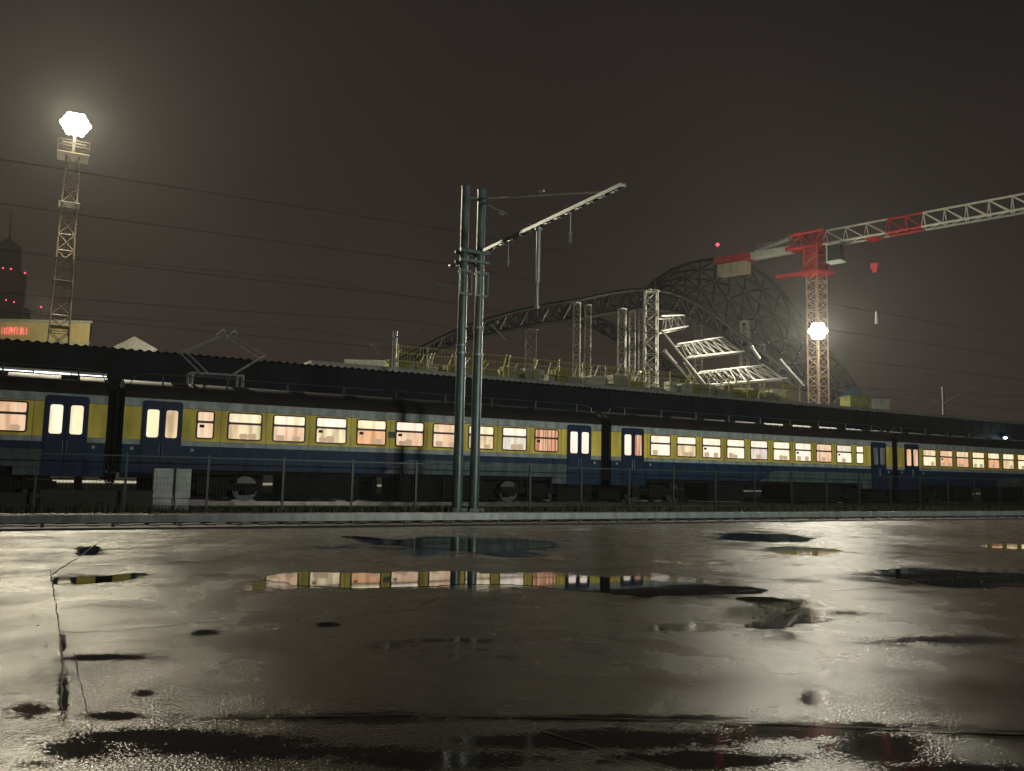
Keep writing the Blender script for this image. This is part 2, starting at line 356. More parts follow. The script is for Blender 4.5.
# ------------------------------------------------------------------ low barrier, near track, grass, fence
t = thing('low_barrier', 'low pale metal rail on short posts along the far edge of the wet parking lot', 'barrier', (20,20.1,0))
b = MB()
b.box(-60, 120, 20.08, 20.14, .1, .27); b.box(-60, 120, 20.07, 20.075, .17, .2); b.build('beam', M['galv'], t)
for i in range(-10, 60):
    b = MB(); x = i*1.35+.2+random.uniform(-.03,.03); b.box(x-.035, x+.035, 20.145, 20.21, -.03, .25); b.build('post', M['fence'], t)
def track(y, label):
    t = thing('railway_track', label, 'railway track', (20,y,0), 'railway tracks')
    for s in (-.76, .76):
        b = MB(); yy = y+s
        b.box(-110, 150, yy-.035, yy+.035, .11, .15); b.box(-110, 150, yy-.01, yy+.01, .02, .11); b.box(-110, 150, yy-.07, yy+.07, .0, .02); b.build('rail', M['rail'], t)
    b = MB()
    for i in range(-120, 240): b.box(i*.62-.12, i*.62+.12, y-1.3, y+1.3, -.05, -.003)
    b.build('sleepers', M['sleeper'], t, kind='stuff')
track(22.3, 'empty near railway track between the low barrier and the twin masts')
track(32.15, 'railway track under the blue and yellow train')
b = MB()
for i in range(15000):
    x = random.uniform(-14, 75) if random.random() < .8 else random.uniform(-30, 100); y = random.choice([random.uniform(24.7, 28.9), random.gauss(27.9,.5)])
    h = random.uniform(.04, .22)*(1+.6*math.sin(x*.9)*math.sin(x*.23+1)); a = random.uniform(0, PI); dx, dy = math.cos(a)*.02, math.sin(a)*.02; l = random.uniform(-.07,.07)
    b.quadlist([(x-dx,y-dy,-.05),(x+dx,y+dy,-.05),(x+l,y+l*.5,h)], [(0,1,2)])
b.build('grass', M['grass'], kind='stuff')
FY = 28.35
t = thing('wire_fence', 'dim grey green wire mesh fence on thin posts between the tracks', 'fence', (20,FY,0))
b = MB()
X0 = 16.85-2.4*10
for i in range(36):
    p = MB(); x = X0+2.4*i; p.box(x-.035, x+.035, FY-.03, FY+.03, -.05, 1.72); p.build('post', M['fence'], t)
    if i < 35:
        b.box(x+.035, x+2.365, FY-.012, FY+.012, 1.62, 1.66); b.box(x+.035, x+2.365, FY-.012, FY+.012, .1, .13)
        for k in range(1, 24): b.tube((x+.1*k, FY+.02, .05), (x+.1*k, FY+.02, 1.66), .0028, n=3, cap=False)
        for k in range(1, 8): b.tube((x, FY+.024, .2*k), (x+2.4, FY+.024, .2*k), .0028, n=3, cap=False)
b.build('mesh_panel', M['fence'], t)
# pale cabinets and dark wall in front of the train at the left
p = onY(161, 514, 28.9); 
t = thing('cabinet', 'wider pale grey cabinet under the train door at the left', 'cabinet', (p.x,28.9,0), 'pale cabinets by the fence')
b = MB(); x0 = onY(153,500,28.8).x; x1 = onY(171,500,28.8).x; b.box(x0, x1, 28.8, 29.1, -.05, .32); b.build('base', M['palecon'], t)
b = MB(); b.box(x0-.02, x1+.02, 28.78, 29.12, .34, 1.27); b.box(x0+.05, x1-.05, 28.765, 28.78, .4, 1.2); b.box((x0+x1)/2+.12, (x0+x1)/2+.15, 28.745, 28.765, .72, .84); b.build('door_box', M['palecon'], t)
t = thing('cabinet', 'narrower pale grey cabinet, the one further right of the two under the train door', 'cabinet', (p.x+.9,28.9,0), 'pale cabinets by the fence')
b = MB(); x0 = onY(175.5,500,28.8).x; x1 = onY(189,500,28.8).x; b.box(x0, x1, 28.8, 29.1, -.05, .32); b.build('base', M['palecon'], t)
b = MB(); b.box(x0-.02, x1+.02, 28.78, 29.12, .34, 1.27); b.box(x0+.05, x1-.05, 28.765, 28.78, .4, 1.2); b.box((x0+x1)/2+.1, (x0+x1)/2+.13, 28.745, 28.765, .72, .84); b.build('door_box', M['palecon'], t)
b = MB(); x0 = onY(40,500,28.7).x; x1 = onY(152,500,28.7).x; b.box(x0, x1, 28.6, 28.95, -.05, .5); b.box(x0-.02, x1+.02, 28.58, 28.97, .5, .56)
o = b.build('low_wall', M['dwall']); o['label'] = 'low dark wall in front of the train left of the pale cabinets'; o['category'] = 'wall'
b = MB(); x0 = onY(-40,500,28.7).x; x1 = onY(36,500,28.7).x; b.box(x0, x1, 28.6, 28.95, -.05, .42)
b.box(x0-.02, x1+.02, 28.58, 28.97, .42, .47)
o = b.build('low_wall', M['dwall']); o['label'] = 'low dark wall at the left edge of the picture under the first carriage'; o['category'] = 'wall'

# ------------------------------------------------------------------ train
TY, TW = 30.5, 3.3
def profile_roof(b, x0, x1):
    pr = [(.0,3.6),(.05,3.74),(.2,3.93),(.5,4.12),(.95,4.26),(1.65,4.33),(2.35,4.26),(2.8,4.12),(3.1,3.93),(3.25,3.74),(3.3,3.6)]
    n = len(pr); vs = [(x0, TY+p[0], p[1]) for p in pr]+[(x1, TY+p[0], p[1]) for p in pr]
    b.quadlist(vs, [(k, n+k, n+k+1, k+1)[::-1] for k in range(n-1)], True)
    b.quadlist(vs, [tuple(range(n)), tuple(range(n, 2*n))[::-1]])
def wheelset(b, x):
    for y in (TY+.86, TY+2.44):
        b.mi = 0; b.tube((x, y-.06, .6), (x, y+.06, .6), .45, n=20)
        b.mi = 1; b.tube((x, y-.1, .6), (x, y-.06, .6), .16, n=10)
def carriage(x0, label, kind, panes, doorpanes, gaps, panto=False):
    t = thing('train_carriage', label, 'train carriage', (x0+9.65, TY+TW/2, 0), 'carriages of the blue and yellow train')
    Lc = 19.3
    b = MB()                                          # 0 yellow 1 white 2 blue 3 grey
    y1 = TY+TW
    b.mi = 0; b.box(x0, x0+Lc, TY, y1, 2.22, 3.32)
    b.mi = 1; b.box(x0, x0+Lc, TY, y1, 3.322, 3.6); b.box(x0, x0+Lc, TY, y1, 2.05, 2.218)
    b.box(x0, x0+Lc, TY-.03, TY-.003, 3.55, 3.59)
    b.mi = 2; b.box(x0, x0+9.6, TY, y1, 1.24, 2.048); b.box(x0+9.6, x0+Lc, TY, y1, 1.24, 2.048)
    for a, c in ((0, 1.9), (17.52, Lc)): b.box(x0+a, x0+c, TY, TY+.25, .95, 1.238)
    b.mi = 3                                          # grey swoop on the half next to the right-hand door
    zt = 1.8
    vs = [(x0+9.1,TY-.008,1.25),(x0+17.5,TY-.008,1.25),(x0+17.5,TY-.008,zt),(x0+10.1,TY-.008,zt),
          (x0+9.1,TY+.01,1.25),(x0+17.5,TY+.01,1.25),(x0+17.5,TY+.01,zt),(x0+10.1,TY+.01,zt)]
    b.quadlist(vs, [(0,1,2,3),(7,6,5,4),(0,4,5,1),(1,5,6,2),(2,6,7,3),(3,7,4,0)])
    b.box(x0+16.75, x0+17.5, TY, TY+.2, .97, 1.238)
    for k in range(5):                                 # pressed ribs
        z = 1.36+.13*k
        b.mi = 2; b.box(x0+1.95, x0+9.05 + (.55 if z > 1.8 else 0), TY-.014, TY-.001, z, z+.03)
        b.mi = 3; 
        if z < 1.75: b.box(x0+9.2+.1+(z-1.25)*1.8, x0+17.45, TY-.02, TY-.009, z, z+.03)
    b.mi = 1
    for xx in (.3, 2.2, 18.95): b.rrect(x0+xx-.05, x0+xx+.05, 1.86, 1.96, TY-.02, TY-.002, .02)
    b.mi = 4
    for k in range(12): xj = x0+2.04+k*1.567+(1.05 if kind == 'L' else 0); (b.box(xj, xj+.014, TY-.004, TY-.0005, 1.26, 3.54) if xj < x0+17.4 else None)
    b.box(x0, x0+Lc, TY-.006, TY-.0005, 3.315, 3.33)
    body = b.build('body', [M['yellow'], M['white'], M['blue'], M['grey'], M['rubber']], t)
    b = MB(); profile_roof(b, x0, x0+Lc); b.box(x0+.02, x0+Lc-.02, TY+.1, y1-.1, 3.3, 3.61)
    rf = b.build('roof', M['roof'], t)
    for k in range(9): b = MB(); b.box(x0+1.5+k*2.05, x0+2.05+k*2.05, TY+.75, TY+1.05, 4.15, 4.265); b.build('roof_vent', M['roof'], rf)
    b = MB(); b.path([(x0+.1,TY+.5,4.0),(x0+.35,TY+.55,4.42),(x0+.8,TY+.6,4.5),(x0+18.6,TY+.6,4.5),(x0+19.1,TY+.6,4.4),(x0+19.25,TY+.5,4.0)], .018)
    for k in range(9): b.tube((x0+1.2+k*2.15,TY+.6,4.12), (x0+1.2+k*2.15,TY+.6,4.48), .03)
    b.build('roof_cable', M['fence'], rf)
    # windows
    big = [3.37+1.567*k for k in range(9)] if kind == 'L' else [2.25+1.567*k for k in range(9)]
    small = 2.33 if kind == 'L' else 16.33
    wins = [(x, x+1.09) for x in big]+[(small, small+.5)]
    for (a, c), pn in zip(wins, panes):
        f = MB()
        x, xx = x0+a, x0+c
        f.rrect(x-.06, xx+.06, 2.3, 3.29, TY-.012, TY+.01, .1)
        fr = f.build('window', M['rubber'], t)
        for (z0, z1, mm) in ((2.935, 3.235, pn[0]), (2.355, 2.855, pn[1])):
            q = MB(); q.rrect(x, xx, z0, z1, TY-.016, TY-.008, .045); q.build('pane', LIT[mm], fr)
        if pn[1] != 'curtain' and c-a > 1:
            for sx_ in random.sample((.08, .36, .66), random.choice((1, 2, 2))):
                q = MB(); h_ = random.uniform(.16, .24); q.rrect(x+sx_, x+sx_+.3, 2.36, 2.36+h_, TY-.0185, TY-.0165, .07); q.build('seat_back', M['seat'], fr)
        if random.random() < .3:
            q = MB(); q.box(x+.06, x+.22, TY-.022, TY-.017, 2.7, 2.8); q.build('sticker', M['roof'], fr)
    for (a, c), dp in zip(((.61,1.77), (17.55,18.7)), doorpanes):
        b = MB(); b.rrect(x0+a-.06, x0+c+.06, .97, 3.53, TY-.02, TY+.02, .1); fr = b.build('door_frame', M['door'], t)
        mid = (a+c)/2
        for j, (u, v) in enumerate(((a, mid-.01), (mid+.01, c))):
            b = MB(); b.box(x0+u, x0+v, TY-.045, TY-.02, 1.0, 3.42); b.box(x0+u+.08, x0+v-.08, TY-.052, TY-.045, 1.15, 2.1)
            d = b.build('door', M['door'], t)
            q = MB(); q.rrect(x0+u+.1, x0+v-.1, 2.3, 3.23, TY-.05, TY-.045, .07); q.build('door_window', LIT[dp[j]], d)
            q = MB(); hx = x0+(v-.05 if j == 0 else u+.05); q.tube((hx,TY-.07,1.7), (hx,TY-.07,2.1), .012); q.build('handle', M['galv'], d)
        b = MB(); b.box(x0+a-.1, x0+c+.1, TY-.12, TY+.1, .86, .9); b.build('step', M['under'], t)
    # underside: bogies with wheels, boxes that leave the recorded gaps
    for cx in (3.0, 16.3):
        b = MB(); b.box(x0+cx-1.7, x0+cx+1.7, TY+.5, TY+.62, .55, .8); b.box(x0+cx-.5, x0+cx+.5, TY+.45, TY+.7, .4, .98)
        b.box(x0+cx-.4, x0+cx+.4, TY+.7, y1-.5, .6, .95)
        for s in (-1.3, 1.3):
            b.box(x0+cx+s-.2, x0+cx+s+.2, TY+.42, TY+.6, .42, .72)
            b.tube((x0+cx+s*.6,TY+.52,.8), (x0+cx+s*.6,TY+.52,1.1), .09, n=8)
        bo = b.build('bogie', M['under'], t)
        for s in (-1.2, 1.2):
            q = MB(); wheelset(q, x0+cx+s); q.tube((x0+cx+s,TY+.8,.6), (x0+cx+s,TY+2.5,.6), .08, n=8); q.build('wheel', [M['steel'], M['under']], bo)
    b = MB(); b.box(x0+.05, x0+Lc-.05, TY+.3, y1-.3, 1.1, 1.24)
    x = x0+4.8
    b2 = MB(); k = 0
    segs = []; cur = x0+.2
    for g0, g1 in sorted(gaps)+[(x0+Lc-.2, x0+Lc)]:
        if g0 > cur: segs.append((cur, g0))
        cur = max(cur, g1)
    for s0, s1 in segs:
        n = max(1, int((s1-s0)/1.7)); st = (s1-s0)/n
        for i in range(n):
            zz = random.uniform(.2, .34); yy = TY+random.uniform(.25, .5)
            if 1.2 < s0+st*(i+.5)-x0 < 4.9 or 14.5 < s0+st*(i+.5)-x0 < 18.1: yy = TY+1.2
            b2 = MB(); b2.box(s0+st*i, s0+st*(i+1)-.02, yy, TY+2.2, zz, 1.1)
            b2.box(s0+st*i+.15, s0+st*(i+1)-.2, yy-.02, yy-.001, zz+.12, .98); b2.build('equipment_box', M['under'], t)
    b.build('underframe', M['under'], t)
    # end: gangway bellows, buffer and coupling
    b = MB()
    for i in range(5): b.box(x0+Lc+.01+i*.1, x0+Lc+.06+i*.1, TY+.03+(i%2)*.05, y1-.03, 1.15, 3.95-(i%2)*.05)
    b.box(x0+Lc+.005, x0+Lc+.495, TY+.1, y1-.1, 1.2, 3.88)
    b.build('gangway', M['black'], t)
    b = MB(); b.tube((x0+Lc,TY+1.65,.95), (x0+Lc+.5,TY+1.65,.95), .09, n=8)
    for yy in (TY+.75, y1-.75): b.tube((x0+Lc,yy,1.0), (x0+Lc+.2,yy,1.0), .07, n=8); b.tube((x0+Lc+.2,yy,1.0), (x0+Lc+.235,yy,1.0), .2, n=12)
    b.path([(x0+Lc,TY+.8,1.3),(x0+Lc+.15,TY+.8,.75),(x0+Lc+.35,TY+.8,.72),(x0+Lc+.49,TY+.8,1.25)], .025)
    b.build('coupling', M['under'], t)
    b = MB(); b.path([(x0+Lc-.1,TY+.35,4.1),(x0+Lc+.1,TY+.3,4.2),(x0+Lc+.3,TY+.3,4.02),(x0+Lc+.4,TY+.4,3.5)], .04); b.build('end_hose', M['under'], t)
    if panto:
        py = TY+1.65
        P = lambda x, y: onY(x, y, py)
        b = MB(); a = P(190,374); c = P(240,377)
        for dy in (-.55,.55): b.tube(a+Vector((0,dy,0)), c+Vector((0,dy,0)), .04)
        for q in (a, c): b.tube(q+Vector((0,-.55,0)), q+Vector((0,.55,0)), .04)
        for q in (a, c):
            for dy in (-.5,.5): b.tube((q.x,q.y+dy,4.2), (q.x,q.y+dy,q.z), .06)
        pg = b.build('pantograph', M['galv'], t)
        b = MB(); kl, kr, ap = P(183,352), P(262,357), P(226,334)
        for dy in (-.5,.5):
            D = Vector((0,dy,0)); E_ = Vector((0,dy*.5,0))
            b.tube(P(205,374)+D, kl+D, .028); b.tube(P(232,375)+D, kr+D, .028); b.tube(kl+D, ap+E_, .026); b.tube(kr+D, ap+E_, .022)
        for q in (kl, kr): b.tube(q+Vector((0,-.5,0)), q+Vector((0,.5,0)), .025)
        b.build('arm', M['galv'], pg)
        b = MB()
        for dx in (-.2,.2): b.path([ap+Vector((dx,-.95,-.12)), ap+Vector((dx,-.75,.05)), ap+Vector((dx,.75,.05)), ap+Vector((dx,.95,-.12))], .03)
        b.tube(ap+Vector((-.2,0,0)), ap+Vector((.2,0,0)), .03); b.build('contact_shoe', M['galv'], pg)
    return t
def g(*ps): return [(onY(a,488,TY+.6).x, onY(c,488,TY+.6).x) for a, c in ps]
c_, p_, w_, o_, l_, m_, u_ = 'cream','pink','white','orange','lilac','mix','curtain'
carriage(-17.35, 'leftmost carriage of the train, cut off by the left edge of the picture', 'L',
  [(c_,c_)]*8+[(p_,p_)]+[(c_,c_)], [(c_,c_),(c_,c_)], g((50,76),(80,104)))
cb = carriage(2.45, 'train carriage behind the twin masts with the raised pantograph on its roof', 'L',
  [(c_,m_),(c_,p_),(w_,m_),(c_,o_),(w_,p_),(p_,p_),(c_,m_),(w_,l_),(u_,u_),(p_,p_)], [(c_,m_),(w_,w_)], g((112,141),(267,283),(358,372),(376,396)), True)
b = MB(); b.rrect(2.45+9.3, 2.45+9.6, 2.62, 2.86, TY-.02, TY-.001, .02); b.build('number_plate', M['grey'], cb)
carriage(22.3, 'train carriage in the middle right with nine cream windows, right of the twin masts', 'R',
  [(w_,w_),(w_,m_),(w_,w_),(w_,w_),(w_,l_),(w_,w_),(w_,w_),(p_,p_),(l_,w_),(w_,w_)], [(w_,u_),('dim','dim')], g((683,706),(742,785)))
carriage(42.1, 'farthest carriage of the train at the right edge with warm orange windows', 'R',
  [(m_,c_),(p_,o_),(m_,o_),(c_,c_),(c_,o_),(c_,m_),(m_,c_),(c_,c_),(c_,c_),(c_,c_)], [(o_,p_),(c_,c_)], g((968,1005)))

# ------------------------------------------------------------------ platform and canopy
b = MB(); b.box(-60, 140, 35.1, 46, -.05, .6); b.build('platform', M['conc'], kind='structure')
b = MB(); b.box(-60, 140, 35.0, 35.09, .36, .66); b.box(-60, 140, 35.1, 35.7, .604, .625); b.build('platform_edge', M['edge'], kind='structure')
t = thing('platform_canopy', 'long dark platform canopy with a corrugated roof edge behind the train', 'canopy', (20,42,.6))
b = MB()
b.box(-60, 140, 38, 38.06, 4.62, 6.1); b.box(-60, 140, 45.9, 45.96, 4.95, 6.1)
for z in (5.15, 5.98): b.box(-60, 140, 37.96, 37.998, z, z+.05)
for i in range(-50, 116): b.box(i*1.2, i*1.2+.03, 37.97, 37.998, 5.2, 5.98)
b.build('fascia', M['canopy'], t)
b = MB(); n = 2200; per = .34
vs = []; 
for i in range(n+1):
    x = -60+200*i/n; z = 6.155+.045*math.sin(2*PI*x/per)
    vs += [(x,37.9,z),(x,46.05,z+.02)]
b.quadlist(vs, [(2*i,2*i+2,2*i+3,2*i+1) for i in range(n)]); b.build('roof', M['canopy'], t)
b = MB(); b.box(-60, 140, 38.06, 45.9, 5.0, 5.04); b.build('ceiling', M['canopy'], t)
for i in range(-4, 12):
    b = MB(); x = i*9+3; b.box(x-.15, x+.15, 41.8, 42.1, .6, 5.0); b.box(x-.1, x+.1, 38.2, 45.8, 4.75, 4.99); b.build('column', M['canopy'], t)
for i in range(-3, 14):
    x = i*6+1
    if x < 2: continue
    lab = 'tube lamp under the platform canopy behind the train'
    o_l = thing('platform_lamp', lab, 'lamp', (x,38.9,5), 'tube lamps under the canopy')
    b = MB(); b.box(x-.8, x+.8, 38.8, 39.0, 4.5, 4.56); b.box(x-.02, x+.02, 38.88, 38.92, 4.56, 5.0); b.build('housing', M['conc'], o_l)
    b = MB(); b.tube((x-.75,38.9,4.46), (x+.75,38.9,4.46), .03); b.build('tube', M['tube'], o_l)
l = bpy.data.lights.new('platform_light', 'AREA'); l.shape = 'RECTANGLE'; l.size = 96; l.size_y = .15; l.energy = 1700; l.color = (.95,1,.95)
lo = bpy.data.objects.new('platform_light', l); C.objects.link(lo); lo.location = (34,38.9,4.4)
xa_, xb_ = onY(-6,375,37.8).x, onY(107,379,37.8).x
for k in range(3):  # glowing strips imitate the glint on the wet roof of the left carriage
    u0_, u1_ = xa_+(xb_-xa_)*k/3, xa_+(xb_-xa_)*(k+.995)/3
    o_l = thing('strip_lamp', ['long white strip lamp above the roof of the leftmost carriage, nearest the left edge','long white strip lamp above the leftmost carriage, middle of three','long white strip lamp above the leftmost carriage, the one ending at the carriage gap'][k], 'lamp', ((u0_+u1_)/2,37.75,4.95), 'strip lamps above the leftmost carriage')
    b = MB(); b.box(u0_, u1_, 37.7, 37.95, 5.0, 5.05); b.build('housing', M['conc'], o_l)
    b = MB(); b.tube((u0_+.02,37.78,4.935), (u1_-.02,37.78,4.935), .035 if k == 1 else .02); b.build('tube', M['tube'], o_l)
# small cool lamp above the train roof at the right
q = onY(1002, 438, 37.9)
t = thing('wall_lamp', 'small bright bluish white lamp on the dark canopy at the far right', 'lamp', q)
b = MB(); b.box(q.x-.3, q.x+.3, 37.6, 37.95, q.z+.1, q.z+.16); b.build('housing', M['canopy'], t)
b = MB(); b.ball(q+Vector((0,-.25,0)), .14, sz=.6); b.build('bulb', M['coollamp'], t)
light('POINT', 'wall_lamp_light', q+Vector((0,-.6,-.1)), 60, (.6,.95,1), .12)

# ------------------------------------------------------------------ catenary mast pair
MY = 27.
t = thing('catenary_mast', 'tall pair of steel poles with a long boom reaching out over the near track', 'mast', (13.4,MY,0))
for x in (13.065, 13.73):
    b = MB(); b.tube((x,MY,-.05), (x,MY,5.6), .18, .172, n=20); b.tube((x,MY,5.6), (x,MY,11.75), .168, .15, n=20); b.tube((x,MY,11.75), (x,MY,11.8), .165, .165, n=20)
    b.box(x-.28, x+.28, MY-.28, MY+.28, -.05, .1)
    pl = b.build('pole', M['pole'], t)
    b = MB()
    for z in (5.62, 6.6 if x > 13.4 else 5.9, 8.6): b.tube((x,MY,z-.04), (x,MY,z+.04), .2, n=20)
    b.build('clamp_ring', M['galv'], pl)
    b = MB(); b.box(x-.24, x-.2, MY-.26, MY-.18, 7.75, 8.65); b.box(x+.2, x+.24, MY-.26, MY-.18, 7.75, 8.65); b.box(x-.24, x+.24, MY-.24, MY-.19, 8.55, 8.66); b.box(x-.24, x+.24, MY-.24, MY-.19, 7.72, 7.8)
    b.build('bracket', M['pole'], pl)
b = MB(); b.box(12.82, 14.0, MY-.27, MY-.2, 9.3, 9.42); b.box(12.82, 14.0, MY-.27, MY-.2, 8.95, 9.05); b.box(12.82, 14.0, MY+.2, MY+.27, 9.3, 9.42); b.box(12.82, 14.0, MY+.2, MY+.27, 8.95, 9.05)
b.box(13.0, 13.8, MY-.05, MY+.05, 11.35, 11.45); b.build('cross_tie', M['pole'], t)
BX, BZ, BE = 13.75, 9.42, 18.35
b = MB()
for dx in (-.07, .07):
    b.bar((BX+dx,MY-.2,BZ), (BX+dx,BE,BZ), .05, .11)
for k in range(14): y = MY-.5-k*.6; b.box(BX-.07, BX+.07, y-.04, y+.04, BZ-.075, BZ+.06)
boom = b.build('boom', M['galv'], t)
b = MB(); b.tube((13.73,MY-.1,11.45), (BX,BE+1.0,BZ+.1), .028); b.tube((13.73,(MY+BE)/2+.2,10.55), (13.735,(MY+BE)/2-.1,10.48), .035); b.build('tie_rod', M['galv'], t)
b = MB(); b.tube((13.73,MY-.1,11.3), (BX,23.3,BZ+.1), .026); b.tube((13.73,25.6,10.56), (13.735,25.35,10.43), .035); b.build('tie_rod', M['galv'], t)
b = MB(); y = 22.9; b.tube((BX,y,BZ-.1), (BX,y,BZ-1.9), .07, .055, n=12); b.tube((BX,y,BZ-1.9), (BX,y,BZ-2.65), .035, n=8); b.tube((BX,y,BZ-.1), (BX,y,BZ-.18), .12, n=12); b.tube((BX,y,BZ-2.65), (BX,y,BZ-2.77), .07, n=8)
b.build('drop_post', M['galv'], boom)
def insul(y, L_):
    b = MB(); b.tube((BX,y,BZ-.1), (BX,y,BZ-L_), .012)
    for k in range(6): b.tube((BX,y,BZ-L_+.30-.06*k), (BX,y,BZ-L_+.27-.06*k), .03, .075, n=10)
    b.build('insulator', M['ins'], boom)
insul(24.9, .95); insul(21.0, 1.0)
def lamp_arm(px0, px1, Yd, big=1.):
    a = Vector((12.9,MY,onY(*px0,MY).z)); c = onY(*px1, Yd)
    b = MB(); b.tube(a, c, .025); arm = b.build('lamp_arm', M['galv'], t)
    d = (c-a).normalized(); b = MB(); b.tube(c-d*.05, c+d*.18*big, .05, .1, n=10); b.tube(c+d*.18*big, c+d*.5*big, .1, .06, n=10); b.build('lamp_head', M['galv'], arm)
lamp_arm((459,282), (447,285), 27.4); lamp_arm((459,266), (454,266), 27.5, .8)
a = onY(486, 326, 26.6); b = MB(); b.tube((13.9,MY,a.z-.05), a+Vector((.25,-.3,.12)), .03); b.tube(a+Vector((.1,-.15,.05)), a+Vector((.7,-.3,-.5)), .02); b.ball(a+Vector((.28,-.32,.12)), .07); b.build('side_bracket', M['galv'], t)

# ------------------------------------------------------------------ other masts behind
def small_mast(px, ytop, ybot, Y, label, arms, r, m, zb):
    a = onY(px, ybot, Y); c = onY(px, ytop, Y)
    t = thing('catenary_mast', label, 'mast', (a.x, Y, zb), 'smaller masts beyond the canopy')
    b = MB(); b.tube((a.x,Y,zb), (a.x,Y,c.z), r, n=12)
    for z in [zb+2*k for k in range(8)]: 
        if z < c.z: b.tube((a.x,Y,z), (a.x,Y,z+.06), r*1.12, n=12)
    b.build('pole', m, t)
    for p0, p1 in arms:
        b = MB(); b.tube(onY(*p0, Y-.2), onY(*p1, Y-.2), .05); b.build('arm', m, t)
small_mast(394, 331, 368, 48, 'grey mast with slanting arms rising over the canopy left of the twin poles', [((394,338),(420,328)),((372,346),(394,339)),((372,346),(390,364)),((376,346),(371,345))], .14, M['galv'], -.05)
small_mast(944, 387, 415, 50, 'thin dark mast with spread arms above the canopy at the far right', [((944,403),(980,386)),((944,404),(915,393))], .12, M['wire'], -.05)

# ------------------------------------------------------------------ overhead wires
def wire(Y, z, label, x0=-25, x1=190, sag=.35, r=.008, ph=0):
    b = MB(); P = []; sp = 50.
    for i in range(140):
        x = x0+(x1-x0)*i/139; s = ((x-13.4+ph)/sp) % 1.; P.append(Vector((x, Y, z-sag*4*s*(1-s))))
    b.path(P, r, 4); o = b.build('overhead_wire', M['wire']); o['label'] = label; o['category'] = 'wire'; o['group'] = 'overhead wires'
wire(27.3, 10.2, 'topmost thin wire crossing the night sky past the twin poles', r=.009)
wire(30.2, 9.7, 'second thin wire from the top crossing the night sky', r=.009)
wire(31.5, 8.5, 'third thin wire from the top crossing the sky past the light mast', r=.009)
wire(32.15, 7.6, 'carrier wire above the contact wire over the train', sag=.8, r=.008)
wire(32.15, 6.35, 'lowest contact wire stretched over the train roof', sag=.05)
wire(48.0, 9.5, 'faint wire over the rear track beyond the canopy', sag=.7, r=.009)
wire(48.4, 12.6, 'faint higher wire beyond the canopy behind the twin poles', sag=.7, r=.009)

# ------------------------------------------------------------------ floodlight mast (left)
D = 70.; base = dep(58, 345, D); top = dep(73, 141, D*.972)
bx, by = base.x, base.y; tz = top.z
t = thing('floodlight_mast', 'tall lattice mast with a blazing cluster of floodlights at the left', 'light mast', (bx,by,-.05))
b = MB(); 
def taper(mb, P0, P1, w0, w1, seg, r, rb):
    P0 = Vector(P0); P1 = Vector(P1)
    def pt_(t_, k): w = (w0+(w1-w0)*t_)/2; s = ((-1,-1),(1,-1),(1,1),(-1,1))[k%4]; q = P0.lerp(P1, t_); return q+Vector((s[0]*w, s[1]*w, 0))
    for k in range(4): mb.tube(pt_(0,k), pt_(1,k), r)
    for i in range(seg):
        for k in range(4):
            mb.tube(pt_(i/seg,k), pt_((i+1)/seg,k+1), rb, n=4, cap=False); mb.tube(pt_(i/seg,k+1), pt_((i+1)/seg,k), rb, n=4, cap=False); mb.tube(pt_(i/seg,k), pt_(i/seg,k+1), rb, n=4, cap=False)
taper(b, (bx,by,-.05), (bx,by,tz), 1.9, 1.0, 20, .07, .03); b.build('lattice', M['lmast'], t)
b = MB(); b.box(bx-1.2, bx+1.2, by-1.2, by+1.2, tz, tz+.1)
for z in (tz+.6, tz+1.1):
    for s in (-1.2, 1.2): b.tube((bx+s,by-1.2,z), (bx+s,by+1.2,z), .03); b.tube((bx-1.2,by+s,z), (bx+1.2,by+s,z), .03)
b.box(bx-.9, bx+.9, by-.12, by+.12, tz+1.2, tz+1.3); b.box(bx-.12, bx+.12, by-.12, by+.12, tz+.1, tz+3.2); b.build('service_platform', M['lmast'], t)
for z in (base.z+1.5, base.z+5.3, base.z+7.2, base.z+12): 
    b = MB(); b.box(bx-.8, bx+.8, by-.9, by+.9, z, z+.05); b.build('rest_platform', M['galv'], t)
lc = Vector((bx,by,tz+2.2)); dirc = (O-lc); dirc.z = 0; dirc.normalize(); sd = Vector((-dirc.y, dirc.x, 0))
for r_ in range(-2, 3):
    for k in range(-2, 3):
        if abs(k+(r_ % 2)*.5) + abs(r_)*.5 > 2.01: continue
        c = lc+sd*((k+(r_ % 2)*.5)*.46)+dirc*1.25+Vector((0,0,r_*.37+.3))
        b = MB(); b.tube(c-dirc*.3+Vector((0,0,.1)), c, .1, .27, n=12); fl = b.build('floodlight', M['lmast'], t)
        b = MB(); q = c+dirc*.01; b.tube(q, q+dirc*.02-Vector((0,0,.004)), .27, n=12); b.build('lens', M['lampface'], fl)
L1 = lc+dirc*1.8+Vector((0,0,.2))
b = MB(); q = lc+dirc*1.2+Vector((0,0,.3)); b.tube(q-dirc*.12, q+dirc*.05, .92, n=36); b.build('reflector', M['lampface'], t)  # glowing disc added behind the lamps to round out their glare
light('SPOT', 'mast_floodlight', L1, 82000, (1,.90,.64), .6, O+Vector((8,12,0)), 165, .3)
light('POINT', 'mast_spill', L1+dirc*.5, 350, (1,.93,.74), .4)

